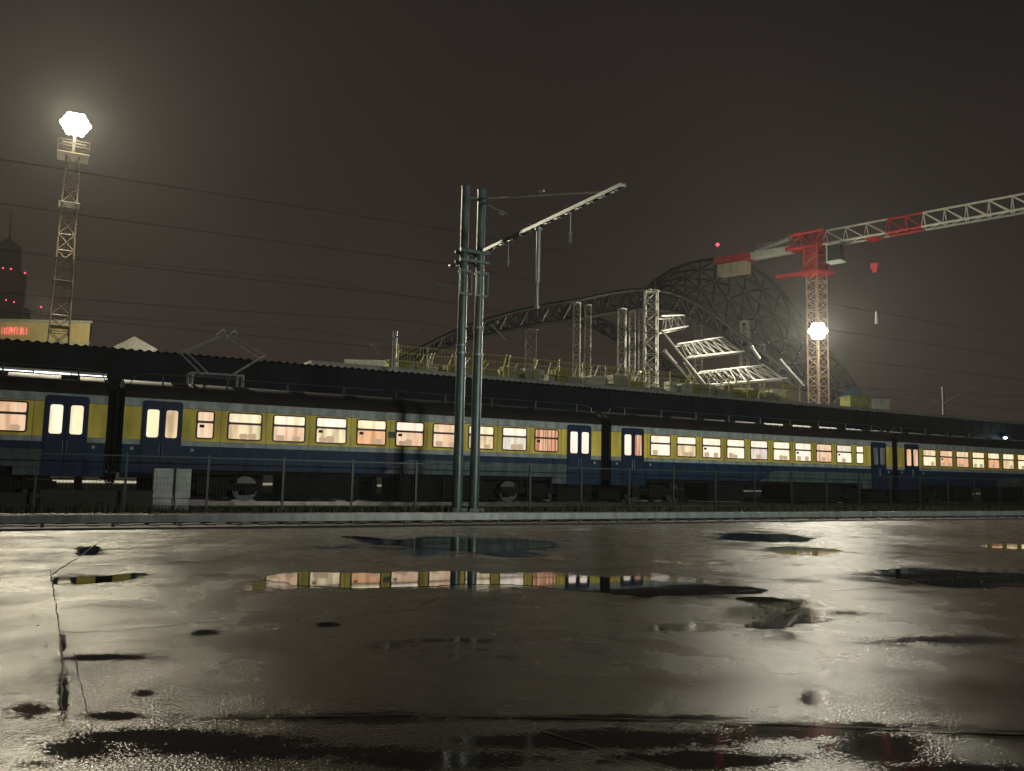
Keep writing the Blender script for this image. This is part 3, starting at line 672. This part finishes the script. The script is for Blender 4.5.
# ------------------------------------------------------------------ buildings far left
def bpx(x0, ytop0, x1, ytop1, D, depth, m, name, label, zb=-.06, roofm=None, over=.3):
    a = dep(x0, ytop0, D); c = dep(x1, ytop1, D); z = (a.z+c.z)/2
    d = (c-a); d.z = 0; L_ = d.length; d.normalize(); n = Vector((-d.y, d.x, 0))
    n = Vector((c.x, c.y, 0)).normalized()
    t = thing(name, label, 'building', (a.x, a.y, zb))
    def P(u, v, zz): q = a+d*u+n*v; return (q.x, q.y, zz)
    def pbox(b, u0, u1, v0, v1, z0, z1):
        b.quadlist([P(u0,v0,z0),P(u1,v0,z0),P(u1,v1,z0),P(u0,v1,z0),P(u0,v0,z1),P(u1,v0,z1),P(u1,v1,z1),P(u0,v1,z1)], [(0,3,2,1),(4,5,6,7),(0,1,5,4),(1,2,6,5),(2,3,7,6),(3,0,4,7)])
    b = MB(); pbox(b, 0, L_, 0, depth, zb, z); b.build('wall', m, t)
    b = MB(); pbox(b, -over, L_+over, -over, depth+over, z, z+.35); b.build('roof', roofm or m, t)
    return t, pbox, L_, z
t, pb, L_, z = bpx(-90, 316, 90, 327, 120, 22, M['ycl'], 'yellow_building', 'floodlit cream building with a glowing red rooftop sign at the left edge', roofm=M['palecon'])
b = MB()
u0 = (dep(2,325,120)-dep(-90,316,120)).length; uw = 26*120/F
k = 0; u = u0
while u < u0+uw:                       # narrow upright letter strokes, too far to read
    wd = random.choice([.1,.12,.14]); hh = random.choice([1.05,1.05,.9]); pb(b, u, u+wd, -.25, -.15, z-1.85, z-1.85+hh)
    if random.random() < .6: pb(b, u+wd+.004, u+.32, -.25, -.15, z-1.85+random.choice([0,.45,.9])*hh, z-1.85+random.choice([0,.45,.9])*hh*.0+hh)
    u += random.choice([.34,.4,.46])
b.build('sign', M['sign'], t)
b = MB()
for k in range(16): pb(b, k*1.6+.4, k*1.6+1.3, -.04, -.01, 1, z-4.5)
b.build('window', M['glassdark'], t)
b = MB(); pb(b, -.2, L_+.2, -.12, -.003, z-2.9, z-2.7); b.build('cornice', M['palecon'], t)
t2 = None
# gable house
a = dep(110, 348, 100); c = dep(157, 351, 100); d = c-a; d.z = 0; W = d.length; d.normalize(); n = Vector((-d.y, d.x, 0)); n = Vector((c.x, c.y, 0)).normalized()
pk = dep(133, 336, 100).z; ez = dep(112, 348, 100).z
t = thing('gabled_house', 'pale gable of a house peeping over the canopy right of the light mast', 'building', (a.x,a.y,-.06))
b = MB(); P = lambda u, v, z: tuple(a+d*u+n*v)[:2]+(z,)
b.quadlist([P(0,0,-.06),P(W,0,-.06),P(W,0,ez),P(W/2,0,pk),P(0,0,ez),P(0,14,-.06),P(W,14,-.06),P(W,14,ez),P(W/2,14,pk),P(0,14,ez)], [(0,1,2,3,4),(9,8,7,6,5),(0,4,9,5),(1,6,7,2)])
b.build('wall', M['edge'], t)
b = MB(); b.quadlist([P(-.1,.1,ez-.05),P(W/2,.1,pk+.02),P(W/2,14.4,pk+.12),P(-.4,14.4,ez-.05),P(W+.1,.1,ez-.05),P(W+.4,14.4,ez-.05),
   P(-.1,.1,ez+.05),P(W/2,.1,pk+.12),P(W/2,14.4,pk+.32),P(-.4,14.4,ez+.15),P(W+.1,.1,ez+.05),P(W+.4,14.4,ez+.15)],
   [(6,7,8,9),(7,10,11,8),(0,1,7,6),(1,4,10,7),(0,3,2,1),(1,2,5,4),(3,9,8,2),(2,8,11,5),(0,6,9,3),(4,5,11,10)]); b.build('roof', M['roof'], t)
bpx(345, 360, 398, 365, 115, 12, M['palecon'], 'flat_roofed_building', 'low pale flat roofed building beyond the canopy left of the twin poles', roofm=M['palecon'], over=.1)
# tower with red beacons
ce = dep(4, 300, 420); zt = lambda y: dep(4, y, 420).z
t = thing('high_rise_tower', 'dim stepped high rise tower with red warning lamps at the left edge', 'building', (ce.x,ce.y,-.06))
def oct_(b, r, z0, z1, r1=None): b.tube((ce.x,ce.y,z0), (ce.x,ce.y,z1), r, r if r1 is None else r1, n=12)
b = MB(); oct_(b, 12, -.06, zt(308)); oct_(b, 9, zt(308), zt(272)); oct_(b, 6, zt(272), zt(245)); oct_(b, 6, zt(245), zt(238), 2); oct_(b, .6, zt(238), zt(210), .2); b.build('wall', M['tower'], t)
for x, y in ((3,268),(11,269),(25,273),(6,300),(14,302),(41,307)):
    if x < 20:
        q = dep(x, y, 405); b = MB(); b.ball(q, .42 if y < 290 else .34); b.build('warning_lamp', M['redlamp'], t)
for x, y in ((25,273),(41,307)):
    q = dep(x, y, 380)
    t3 = thing('antenna_mast', 'thin dark antenna mast with a red lamp, '+('higher one next to the tower' if x < 30 else 'lower one left of the light mast'), 'mast', (q.x,q.y,-.06))
    b = MB(); b.tube((q.x,q.y,-.06), (q.x,q.y,q.z-.2), .5, .15); b.build('pole', M['wire'], t3)
    b = MB(); b.ball(q, .45); b.build('warning_lamp', M['redlamp'], t3)

# ------------------------------------------------------------------ construction site
ZD = 7.9
b = MB(); b.box(14, 112, 49.5, 150, 7.2, ZD)
o = b.build('bridge_deck', M['conc']); o['label'] = 'raised concrete deck of the building site behind the canopy'; o['category'] = 'bridge deck'
for i in range(7):
    b = MB(); x = 20+i*14; b.box(x-.8, x+.8, 52, 148, -.06, 7.195); o = b.build('deck_pier', M['conc']); o['label'] = 'concrete pier wall under the raised site deck'; o['category'] = 'pier'; o['group'] = 'piers under the site deck'
t = thing('guard_railing', 'yellow guard railing along the edge of the raised building site', 'railing', (40,50,ZD), )
b = MB(); xa = onY(398,362,50).x; xb = onY(800,402,50).x; xa = max(xa, 14.2)
for z in (.5, 1.05, 1.5): b.tube((xa,50,ZD+z), (xb,50,ZD+z), .03)
b.build('rail', M['yrail'], t)
b = MB()
for k in range(int((xb-xa)/.22)): b.tube((xa+k*.22,50.05,ZD+.1), (xa+k*.22,50.05,ZD+1.5), .013, n=3, cap=False)
b.build('mesh_infill', M['yrail'], t)
n = int((xb-xa)/2)
for i in range(n+1): 
    b = MB(); x = xa+(xb-xa)*i/n; b.tube((x,50,ZD), (x,50,ZD+1.6), .035); b.build('post', M['yrail'], t)
# boards, stacks and tarps along the deck edge
kinds = [('stack of yellow green formwork boards at the deck edge', M['ynet']), ('pale concrete block standing at the deck edge', M['palecon']), ('bundle of pale scaffold boards at the deck edge', M['wtruss'])]
for i in range(60):
    x = xa+.5+(xb-xa-1)*(i+random.uniform(-.3,.3))/59; k = random.choice([0,0,0,1,2]); w_2 = random.uniform(.3,.9); h = random.uniform(.3,1.0); y = random.uniform(50.4, 52.5)
    b = MB(); z = ZD
    while z < ZD+h:
        a_ = random.uniform(-.06,.06); b.box(x-w_2+a_, x+w_2+a_, y-.4+a_, y+.4+a_, z, z+.1); z += .125
    if random.random() < .5: b.bar((x-w_2,y,ZD), (x+w_2*.3,y+.1,ZD+h+.9), .12, .05)
    o = b.build('material_stack', kinds[k][1]); o['label'] = kinds[k][0]; o['category'] = 'building materials'; o['group'] = ['formwork stacks','concrete blocks','board bundles'][k]
for x0_, x1_, y0_, y1_, m, lab in ((872,889,399,410,'palecon','pale site hut at the right end of the deck'), (850,869,395,408,'ynet','green yellow site container right of the crane foot'), (772,786,389,400,'palecon','pale site hut left of the crane foot'),(730,752,388,394,'edge','low white site cabin under the white trusses')):
    Dd = 78; a = dep(x0_, y0_, Dd); c = dep(x1_, y0_, Dd); d = c-a; d.z = 0; L_ = d.length; d.normalize(); n_ = Vector((-d.y,d.x,0)); n_ = n_ if n_.dot(fh) > 0 else -n_
    t = thing('site_hut', lab, 'hut', (a.x,a.y,ZD))
    def P(u, v, z): q = a+d*u+n_*v; return (q.x,q.y,z)
    def pbx(b, u0,u1,v0,v1,z0,z1): b.quadlist([P(u0,v0,z0),P(u1,v0,z0),P(u1,v1,z0),P(u0,v1,z0),P(u0,v0,z1),P(u1,v0,z1),P(u1,v1,z1),P(u0,v1,z1)], [(0,3,2,1),(4,5,6,7),(0,1,5,4),(1,2,6,5),(2,3,7,6),(3,0,4,7)])
    b = MB(); pbx(b, 0, L_, 0, 2.4, ZD, a.z-.1); 
    for k in range(6): pbx(b, L_*k/6+.05, L_*k/6+.15, -.04, -.002, ZD+.1, a.z-.15)
    b.build('wall', M[m], t)
    b = MB(); pbx(b, -.1, L_+.1, -.1, 2.5, a.z-.1, a.z); b.build('roof', M[m], t)
a = dep(852, 384, 84); b = MB()
b.quadlist([tuple(a+Vector((0,0,0))), tuple(a+Vector((2.2,-1.4,-2.2))), tuple(a+Vector((-1.0,.8,-1.4))), tuple(a+Vector((1.,1.8,-2.2))), (a.x+2.4,a.y-1.4,ZD), (a.x-1.4,a.y+.9,ZD), (a.x+1.2,a.y+2.2,ZD)], [(0,1,2),(0,2,3),(0,3,1),(1,4,5,2),(2,5,6,3),(3,6,4,1)])
o = b.build('tarpaulin', M['bluetarp']); o['label'] = 'blue tarpaulin draped over the arch foot right of the crane'; o['category'] = 'tarpaulin'

def smooth(px, n):
    out = []; m = len(px)
    for i in range(n):
        f = i/(n-1)*(m-1); k = min(int(f), m-2); s = f-k
        p0, p1, p2, p3 = px[max(k-1,0)], px[k], px[k+1], px[min(k+2,m-1)]
        out.append(tuple(.5*((2*p1[j])+(p2[j]-p0[j])*s+(2*p0[j]-5*p1[j]+4*p2[j]-p3[j])*s*s+(3*p1[j]-p0[j]-3*p2[j]+p3[j])*s**3) for j in range(len(px[0]))))
    return out
band = [(386,372,92),(420,354,93),(460,336,95),(500,324,96),(540,315,97),(580,309,98),(615,302,99),(650,299,100),(680,305,101),(710,320,101),(745,346,101),(782,372,101),(818,396,101)]
t = thing('steel_arch', 'long dark space truss arch rising from the left over the building site', 'arch', dep(600,380,98))
ch = MB(); br = MB(); nd = MB()
def truss_arch(path, n, h, depthw, rc, rb, nodes=True, rows=2):
    S_ = smooth(path, n); rowsP = []
    for j, off in enumerate((-h, h)):
        for dd in (0, depthw):
            rowsP.append([dep(x, y+off*min(1,.45+.55*math.sin(PI*i/(n-1))), D_+dd) for i, (x, y, D_) in enumerate(S_)])
    mid = [dep(x, y, D_+depthw/2) for x, y, D_ in S_]
    rc *= 1.9; rb *= 2.1
    for R_ in rowsP:
        for a, c in zip(R_, R_[1:]): ch.tube(a, c, rc, n=6)
    for i in range(n):
        A = [R_[i] for R_ in rowsP]
        for a, c in ((0,1),(1,3),(3,2),(2,0),(0,3)): br.tube(A[a], A[c], rb, n=4, cap=False)
        if i < n-1:
            B = [R_[i+1] for R_ in rowsP]
            for a, c in ((0,2),(1,3),(0,1),(2,3)):
                if i % 2: a, c = c, a
                br.tube(A[a], B[c], rb, n=4, cap=False)
            br.tube(mid[i], B[0], rb, n=4, cap=False); br.tube(mid[i], B[3], rb, n=4, cap=False)
        if nodes:
            for q in (A[0], A[2], mid[i]): 
                if random.random() < .8: nd.ball(q, .17, 6, 4)
truss_arch(band, 46, 9.5, 3.2, .13, .075)
truss_arch([(560,314,106),(595,323,106),(630,342,106),(665,366,106),(700,392,106)], 12, 7, 2.5, .11, .07)
ch.build('chord', M['arch'], t); br.build('bracing', M['arch'], t); nd.build('joint', M['node'], t, kind='stuff')
t = thing('grid_shell', 'large curved dark steel grid roof climbing behind the arch next to the crane', 'steel roof', dep(740,390,112))
outer = [(642,293,112),(665,273,114),(690,263,116),(716,259,118),(742,262,119),(770,280,119),(795,308,118),(820,338,117),(845,371,116),(866,402,115)]
inner = [(642,296,101),(668,297,101),(690,306,102),(712,320,102),(734,336,103),(756,352,103),(778,367,103),(798,380,103),(812,390,103),(826,402,103)]
nc, nr = 16, 6
So, Si = smooth(outer, nc), smooth(inner, nc)
G = []
for j in range(nr):
    s = j/(nr-1); row = []
    for i in range(nc):
        o1, i1 = So[i], Si[i]; x = o1[0]+(i1[0]-o1[0])*s; y = o1[1]+(i1[1]-o1[1])*s; D_ = o1[2]+(i1[2]-o1[2])*s
        bul = 4*s*(1-s)*2; row.append(dep(x, y-bul, D_))
    G.append(row)
ch = MB(); br = MB(); nd = MB()
for j in range(nr):
    for i in range(nc):
        if i < nc-1: ch.tube(G[j][i], G[j][i+1], .24 if j in (0,nr-1) else .2, n=6)
        if j < nr-1: br.tube(G[j][i], G[j+1][i], .17, n=5)
        if j < nr-1 and i < nc-1:
            if (i+j) % 2: br.tube(G[j][i], G[j+1][i+1], .14, n=5)
            else: br.tube(G[j+1][i], G[j][i+1], .14, n=5)
        if random.random() < .8: nd.ball(G[j][i], .22, 6, 4)
ch.build('chord', M['arch'], t); br.build('bracing', M['arch'], t); nd.build('joint', M['node'], t, kind='stuff')

def white_truss(p0, p1, q0, q1, D0, D1, seg, label, grp='white lattice girders'):
    t = thing('lattice_girder', label, 'girder', dep(*q0, D0), grp)
    A0, A1, B0, B1 = dep(*p0, D0), dep(*p1, D1), dep(*q0, D0), dep(*q1, D1); off = fh*1.8
    b = MB(); z = MB()
    for o_ in (Vector(), off):
        b.tube(A0+o_, A1+o_, .1); b.tube(B0+o_, B1+o_, .11)
        for i in range(seg):
            a, c = A0.lerp(A1, i/seg)+o_, B0.lerp(B1, (i+.5)/seg)+o_; d_ = A0.lerp(A1, (i+1)/seg)+o_
            z.tube(B0.lerp(B1, i/seg)+o_ if i == 0 else a, c, .055, n=4); z.tube(c, d_, .055, n=4)
    for i in range(seg+1): z.tube(A0.lerp(A1, i/seg), A0.lerp(A1, i/seg)+off, .06, n=4); z.tube(B0.lerp(B1, i/seg), B0.lerp(B1, i/seg)+off, .06, n=4)
    b.build('chord', M['wtruss'], t); z.build('bracing', M['wtruss'], t)
white_truss((661,316),(684,315),(661,331),(688,326),94,98,4,'short white lattice girder, highest of the three right of the shoring towers')
white_truss((677,344),(722,337),(687,357),(744,351),94,98,7,'middle white lattice girder under the dark steel arch')
white_truss((699,372),(764,365),(704,385),(787,378),94,98,9,'longest and lowest white lattice girder under the arch')
for k, (p0, p1, r_, lab) in enumerate([((662,331),(713,394),.16,'long slanting white strut joining the three girders'), ((664,350),(697,388),.2,'bright slanting strut left of the lowest girder'),
      ((684,362),(703,392),.14,'short slanting strut just left of the lowest girder end'), ((751,346),(760,359),.2,'short bright strut between the lower two girders and the arch'), ((780,359),(804,386),.13,'slanting bright strut right of the longest girder')]):
    b = MB(); a, c = dep(*p0, 92), dep(*p1, 92); r_ *= .7; b.tube(a, c, r_, n=8); b.tube(a, a+(c-a).normalized()*.3, r_*1.4, n=8)
    o = b.build('strut', M['wtruss']); o['label'] = lab; o['category'] = 'strut'; o['group'] = 'slanting steel struts'
towers = [(531,331,13,97,'shoring tower standing furthest left under the arch'), (577,304,8,95,'left tower of the close pair right of the twin poles'), (588,306,7,97,'right tower of the close pair right of the twin poles'),
  (622,310,9,96,'third pair of pale shoring towers, its left tower'), (632,312,7,99,'narrow shoring tower third from the arch crown'), (651,292,15,94,'widest and tallest shoring tower at the arch crown'),
  (641,300,6,100,'thin shoring tower tucked left of the tallest one'), (698,316,8,104,'pale shoring tower between the two upper white girders'), (744,322,9,102,'shoring tower at the right end of the middle girder'), (762,345,6,104,'low thin shoring tower right of the middle girder')]
for x, y, wpx, Dd, lab in towers:
    a = dep(x, y, Dd); wd = wpx*Dd/F
    t = thing('shoring_tower', lab, 'scaffold tower', (a.x,a.y,ZD), 'steel shoring towers')
    b = MB(); seg = max(4, int((a.z-ZD)/1.15)); lattice(b, (a.x,a.y,ZD), (a.x,a.y,a.z), wd*.8, wd*.8, seg, .065, .038, side=(fh.x,fh.y,0)); b.build('frame', M['scaf'], t)
    b = MB(); b.box(a.x-wd*.42, a.x+wd*.42, a.y-wd*.42, a.y+wd*.42, a.z+.05, a.z+.14); b.build('head_plate', M['scaf'], t)

# ------------------------------------------------------------------ tower crane
D = 100.; m0 = dep(818.5, 395, D); hd = dep(816, 243, D*.985)
cx, cy = (m0.x+hd.x)/2, (m0.y+hd.y)/2
def hz(x, y, z): d = ray(x, y); return O+d*((z-CH)/d.z)
zj = hd.z
t = thing('tower_crane', 'red and white tower crane with its jib reaching out to the right', 'crane', (cx,cy,ZD))
zmt = dep(815, 270, D*.985).z
b = MB(); lattice(b, (cx,cy,ZD), (cx,cy,zmt), 1.6, 1.6, 16, .1, .05); b.build('mast', M['mastc'], t)
b = MB(); b.box(cx-3, cx+3, cy-3, cy+3, ZD, ZD+.8); b.build('base', M['conc'], t)
jd = hz(1024, 202, zj+.9)-Vector((cx,cy,zj+.9)); jd.z = 0; jd.normalize(); js = Vector((-jd.y, jd.x, 0))
cd_ = hz(723, 266, zj)-Vector((cx,cy,zj)); cl = Vector((cd_.x,cd_.y,0)).length
b = MB(); lattice(b, (cx,cy,zmt), (cx,cy,zmt+3.1), 1.9, 1.9, 3, .22, .16); b.box(cx-1.5, cx+1.5, cy-1.5, cy+1.5, zmt-.25, zmt+.1); b.box(cx-.8, cx+.8, cy-.8, cy+.8, zmt+.3, zmt+3.0)
b.bar(Vector((cx,cy,zmt+.2)), Vector((cx,cy,zmt+.2))-jd*5, .9, .35)
hp = b.build('slewing_unit', M['redc'], t)
hc = Vector((cx,cy,zmt+3.15))
b = MB(); 
def vbox(b, c, L0, L1, w, z0, z1): 
    P = [c+jd*u+js*v+Vector((0,0,zz)) for zz in (z0,z1) for u, v in ((L0,-w),(L1,-w),(L1,w),(L0,w))]
    b.quadlist(P, [(0,3,2,1),(4,5,6,7),(0,1,5,4),(1,2,6,5),(2,3,7,6),(3,0,4,7)])
# flat top: red root section on both sides of the mast
lattice(b, hc+Vector((0,0,.9))-jd*2.9, hc+Vector((0,0,.9))+jd*1.2, 1.6, 1.7, 3, .22, .13, side=(0,0,1)); vbox(b, hc, -3.5, 1., .8, -.15, .35); b.build('head_section', M['redc'], t)
def jib(n0, n1, m):
    b = MB(); w0, hgt = 1.5, 1.75; seg = 2.1
    for s in (-1, 1): b.tube(hc+jd*n0+js*s*w0/2, hc+jd*n1+js*s*w0/2, .13, n=6)
    b.tube(hc+jd*n0+Vector((0,0,hgt)), hc+jd*n1+Vector((0,0,hgt)), .12, n=6)
    k = max(1, round((n1-n0)/seg))
    for i in range(k):
        u0, u1 = n0+(n1-n0)*i/k, n0+(n1-n0)*(i+1)/k
        for s in (-1, 1):
            b.tube(hc+jd*u0+Vector((0,0,hgt)), hc+jd*u1+js*s*w0/2, .07, n=4); b.tube(hc+jd*u0+js*s*w0/2, hc+jd*u0+Vector((0,0,hgt)), .07, n=4)
        b.tube(hc+jd*u0+js*w0/2, hc+jd*u0-js*w0/2, .06, n=4); b.tube(hc+jd*u0+js*w0/2, hc+jd*u1-js*w0/2, .05, n=4)
    b.build('jib_section', m, t)
def along(px, py): # distance along jib whose point projects near px
    best = min(range(0, 800), key=lambda i: abs(projx(hc+jd*(i*.1))-px)); return best*.1
def projx(P): v = P-O; return 512+F*v.dot(rt)/v.dot(fw)
j1, j2, j3 = along(888,0), along(924,0), along(1024,0)
jib(1.2, j1, M['whitec']); jib(j1, j2, M['redc']); jib(j2, j3+14, M['whitec'])
# counter jib
b = MB(); vbox(b, hc, -cl*.62, -2.92, .7, -.2, .55); b.tube(hc-jd*2.9+Vector((0,0,1.7)), hc-jd*(cl*.6)+Vector((0,0,.7)), .28, n=6); b.tube(hc-jd*2.9+Vector((0,0,1.7))+js*.6, hc-jd*(cl*.6)+Vector((0,0,.7))+js*.6, .2, n=6); b.build('counter_jib', M['whitec'], t)
b = MB(); vbox(b, hc, -cl, -cl*.62-.003, .9, -.2, .65); b.build('counter_jib_end', M['redc'], t)
b = MB(); b.path([hc-jd*cl*.6+js*.9+Vector((0,0,.75)), hc-jd*cl*.6+js*.9+Vector((0,0,1.8)), hc-jd*cl*.45+js*.9+Vector((0,0,1.8)), hc-jd*cl*.45+js*.9+Vector((0,0,.75))], .04); b.build('handrail', M['whitec'], t)
b = MB()
for k in range(4): vbox(b, hc, -cl*.97+k*cl*.075, -cl*.97+(k+.93)*cl*.075, .8, -1.75, -.31)
b.build('counterweight', mat('counterweight_concrete', (.55,.5,.34), .7), t)
q = hc-jd*cl+Vector((0,0,2.6)); b = MB(); b.tube(q-Vector((0,0,1.8)), q, .05); b.build('beacon_pole', M['redc'], t); b = MB(); b.ball(q, .24); b.build('warning_lamp', M['redlamp'], t)
# cab
b = MB(); vbox(b, hc+js*-.6, 1.9, 3.3, .7, -2.3, -.4); cab = b.build('cab', M['glassdark'], t)
b = MB(); vbox(b, hc+js*-.6, 1.7, 3.5, .8, -2.42, -2.31); vbox(b, hc+js*-.6, 1.8, 3.4, .75, -.39, -.3); b.tube(hc+js*-1.2+jd*1.8+Vector((0,0,-2.4)), hc+js*-1.2+jd*1.8, .1); b.build('cab_frame', M['whitec'], cab)
# trolley, hook and rope
jh = along(874,0); q = hc+jd*jh
b = MB(); vbox(b, q, -.7, .7, .8, -.35, -.16); b.build('trolley', M['redc'], t)
b = MB()
for s in (-.35,.35): b.tube(q+jd*s-Vector((0,0,.35)), q+jd*s*.6-Vector((0,0,3.1)), .03)
b.tube(q-Vector((0,0,4.3)), q-Vector((0,0,8.6)), .02)
b.build('hoist_rope', M['wire'], t)
b = MB(); vbox(b, q, -.42, .42, .25, -3.7, -3.1); vbox(b, q, -.25, .25, .2, -4.15, -3.71); b.build('hook_block', M['redc'], t)
b = MB(); b.tube(q-Vector((0,0,8.6)), q-Vector((0,0,10.)), .1, .16, n=8); b.build('hook', M['whitec'], t)
# site floodlight on the crane mast
fl = dep(818, 331, D*.965)
t = thing('site_floodlight', 'blinding site floodlight fixed halfway up the crane mast', 'floodlight', fl)
tocam = (O-fl); tocam.z = 0; tocam.normalize(); ss = Vector((-tocam.y,tocam.x,0))
for zz in (-1, 0, 1):
    for k in (-1, 0, 1):
        kk = k+(.5 if zz else 0)
        if abs(kk) > 1.1: continue
        c = fl+ss*kk*.66+Vector((0,0,zz*.56)); b = MB(); b.tube(c-tocam*.4, c-tocam*.02, .15, .36, n=12); hdm = b.build('housing', M['lmast'], t)
        b = MB(); b.tube(c-tocam*.015, c+tocam*.02, .41, n=14); b.build('lens', M['lampface'], hdm)
b = MB(); b.bar(fl-tocam*.5-ss*1.1, fl-tocam*.5+ss*1.1, .1, .1); b.tube(fl-tocam*.5, fl-tocam*2.2, .08); b.build('bracket', M['lmast'], t)
b = MB(); q = fl-tocam*.06; b.tube(q-tocam*.1, q, .75, n=36); b.build('reflector', M['lampface'], t)  # emissive disc that fills the round glare of the crane floodlight
light('SPOT', 'site_flood_light', fl+tocam*.8, 95000, (1,.93,.72), .5, O+Vector((8,12,0)), 160, .3)
light('POINT', 'site_flood_spill', fl+tocam*.8-Vector((0,0,.5)), 1500, (1,.93,.8), .4)
# work lights low on the deck; the last is added to light the arch joints
for i, (x, y, D_) in enumerate(((560,372,70),(690,384,78),(640,372,118),(500,371,74))):
    q = dep(x, y, D_); t = thing('work_lamp', ['low site lamp behind the railing left of the tallest tower','low site lamp behind the railing below the white girders','site lamp deep inside the arch','low site lamp behind the railing just right of the twin poles'][i], 'lamp', (q.x,q.y,ZD))
    b = MB(); b.tube((q.x,q.y,ZD), q-Vector((0,0,.15)), .05); b.build('stand', M['lmast'], t)
    b = MB(); b.box(q.x-.2, q.x+.2, q.y-.15, q.y+.15, q.z-.12, q.z+.12); b.build('lamp_head', M['lmast'], t)
    light('POINT', 'work_light', q+Vector((-.2,-.6,.5)), [700,200,500,600][i], (1,.95,.7), .2)
# unseen point light added high before the cream building to brighten its wall
q = dep(40, 330, 105)
light('POINT', 'facade_light', q+Vector((0,0,3)), 4500, (1,.86,.55), .4)

light('POINT', 'gable_light', dep(133,342,92), 1300, (1,.88,.6), .4)  # unseen light added close by to brighten the gable
light('POINT', 'flat_roof_light', dep(365,350,106), 900, (1,.9,.65), .4)  # added light, no lamp built, brightens the flat roofed building
# ------------------------------------------------------------------ parking lot lamp posts outside the frame, one added as fill
def flood_row(x, y, e, label):
    t = thing('street_lamp', label, 'street lamp', (x,y,0), 'parking lot lamps')
    b = MB(); b.tube((x,y-.3,0), (x,y-.3,5.3), .09, .06, n=12); b.bar((x-4.2,y-.3,5.2), (x+4.2,y-.3,5.2), .08, .08); b.build('pole', M['galv'], t)
    b = MB(); b.box(x-4.1, x+4.1, y-.25, y-.1, 4.95, 5.2); b.build('lamp_head', M['galv'], t)
    b = MB(); b.box(x-5.2, x+5.2, y-.1, y+1.2, 4.875, 4.895); b.build('visor', M['black'], t)  # unseen plate added to keep the flood light off everything low
    l = bpy.data.lights.new('flood_light', 'AREA'); l.shape = 'RECTANGLE'; l.size = 8; l.size_y = .08; l.energy = e; l.color = (.96,1,.92)
    o = bpy.data.objects.new('flood_light', l); C.objects.link(o); o.location = (x,y,5.02)
    o.rotation_euler = Vector((.28,1,.0)).to_track_quat('-Z', 'Y').to_euler()
t = thing('street_lamp', 'single tall lamp post on the parking lot behind the photographer', 'street lamp', (31,-12,0), 'parking lot lamps')  # post and spot added as faint fill for barrier, grass and fence
b = MB(); b.tube((31,-12,0), (31,-12,9), .09, .05, n=12); b.tube((31,-12,9), (30.2,-11.2,9.2), .04); b.build('pole', M['galv'], t)
b = MB(); b.box(29.9, 30.3, -11.3, -10.8, 9.15, 9.27); b.build('lamp_head', M['galv'], t)
light('SPOT', 'street_light', (30.1,-11,9.05), 9000, (.86,1,.93), .3, (24,28,0), 75, .8)
flood_row(22, -8, 8800, 'row of shielded floodlights on a short post right of the photographer')

# ------------------------------------------------------------------ haze
b = MB(); b.box(-140, 430, -75, 560, -1.1, 135)
hm = bpy.data.materials.new('night_mist'); hm.use_nodes = True; N = hm.node_tree.nodes; N.clear()
out = N.new('ShaderNodeOutputMaterial'); pv = N.new('ShaderNodeVolumePrincipled'); pv.inputs['Color'].default_value = (.93,.95,.95,1); pv.inputs['Density'].default_value = .00014
pv.inputs['Anisotropy'].default_value = .55
hm.node_tree.links.new(pv.outputs[0], out.inputs['Volume'])
o = b.build('haze', hm); o['kind'] = 'stuff'
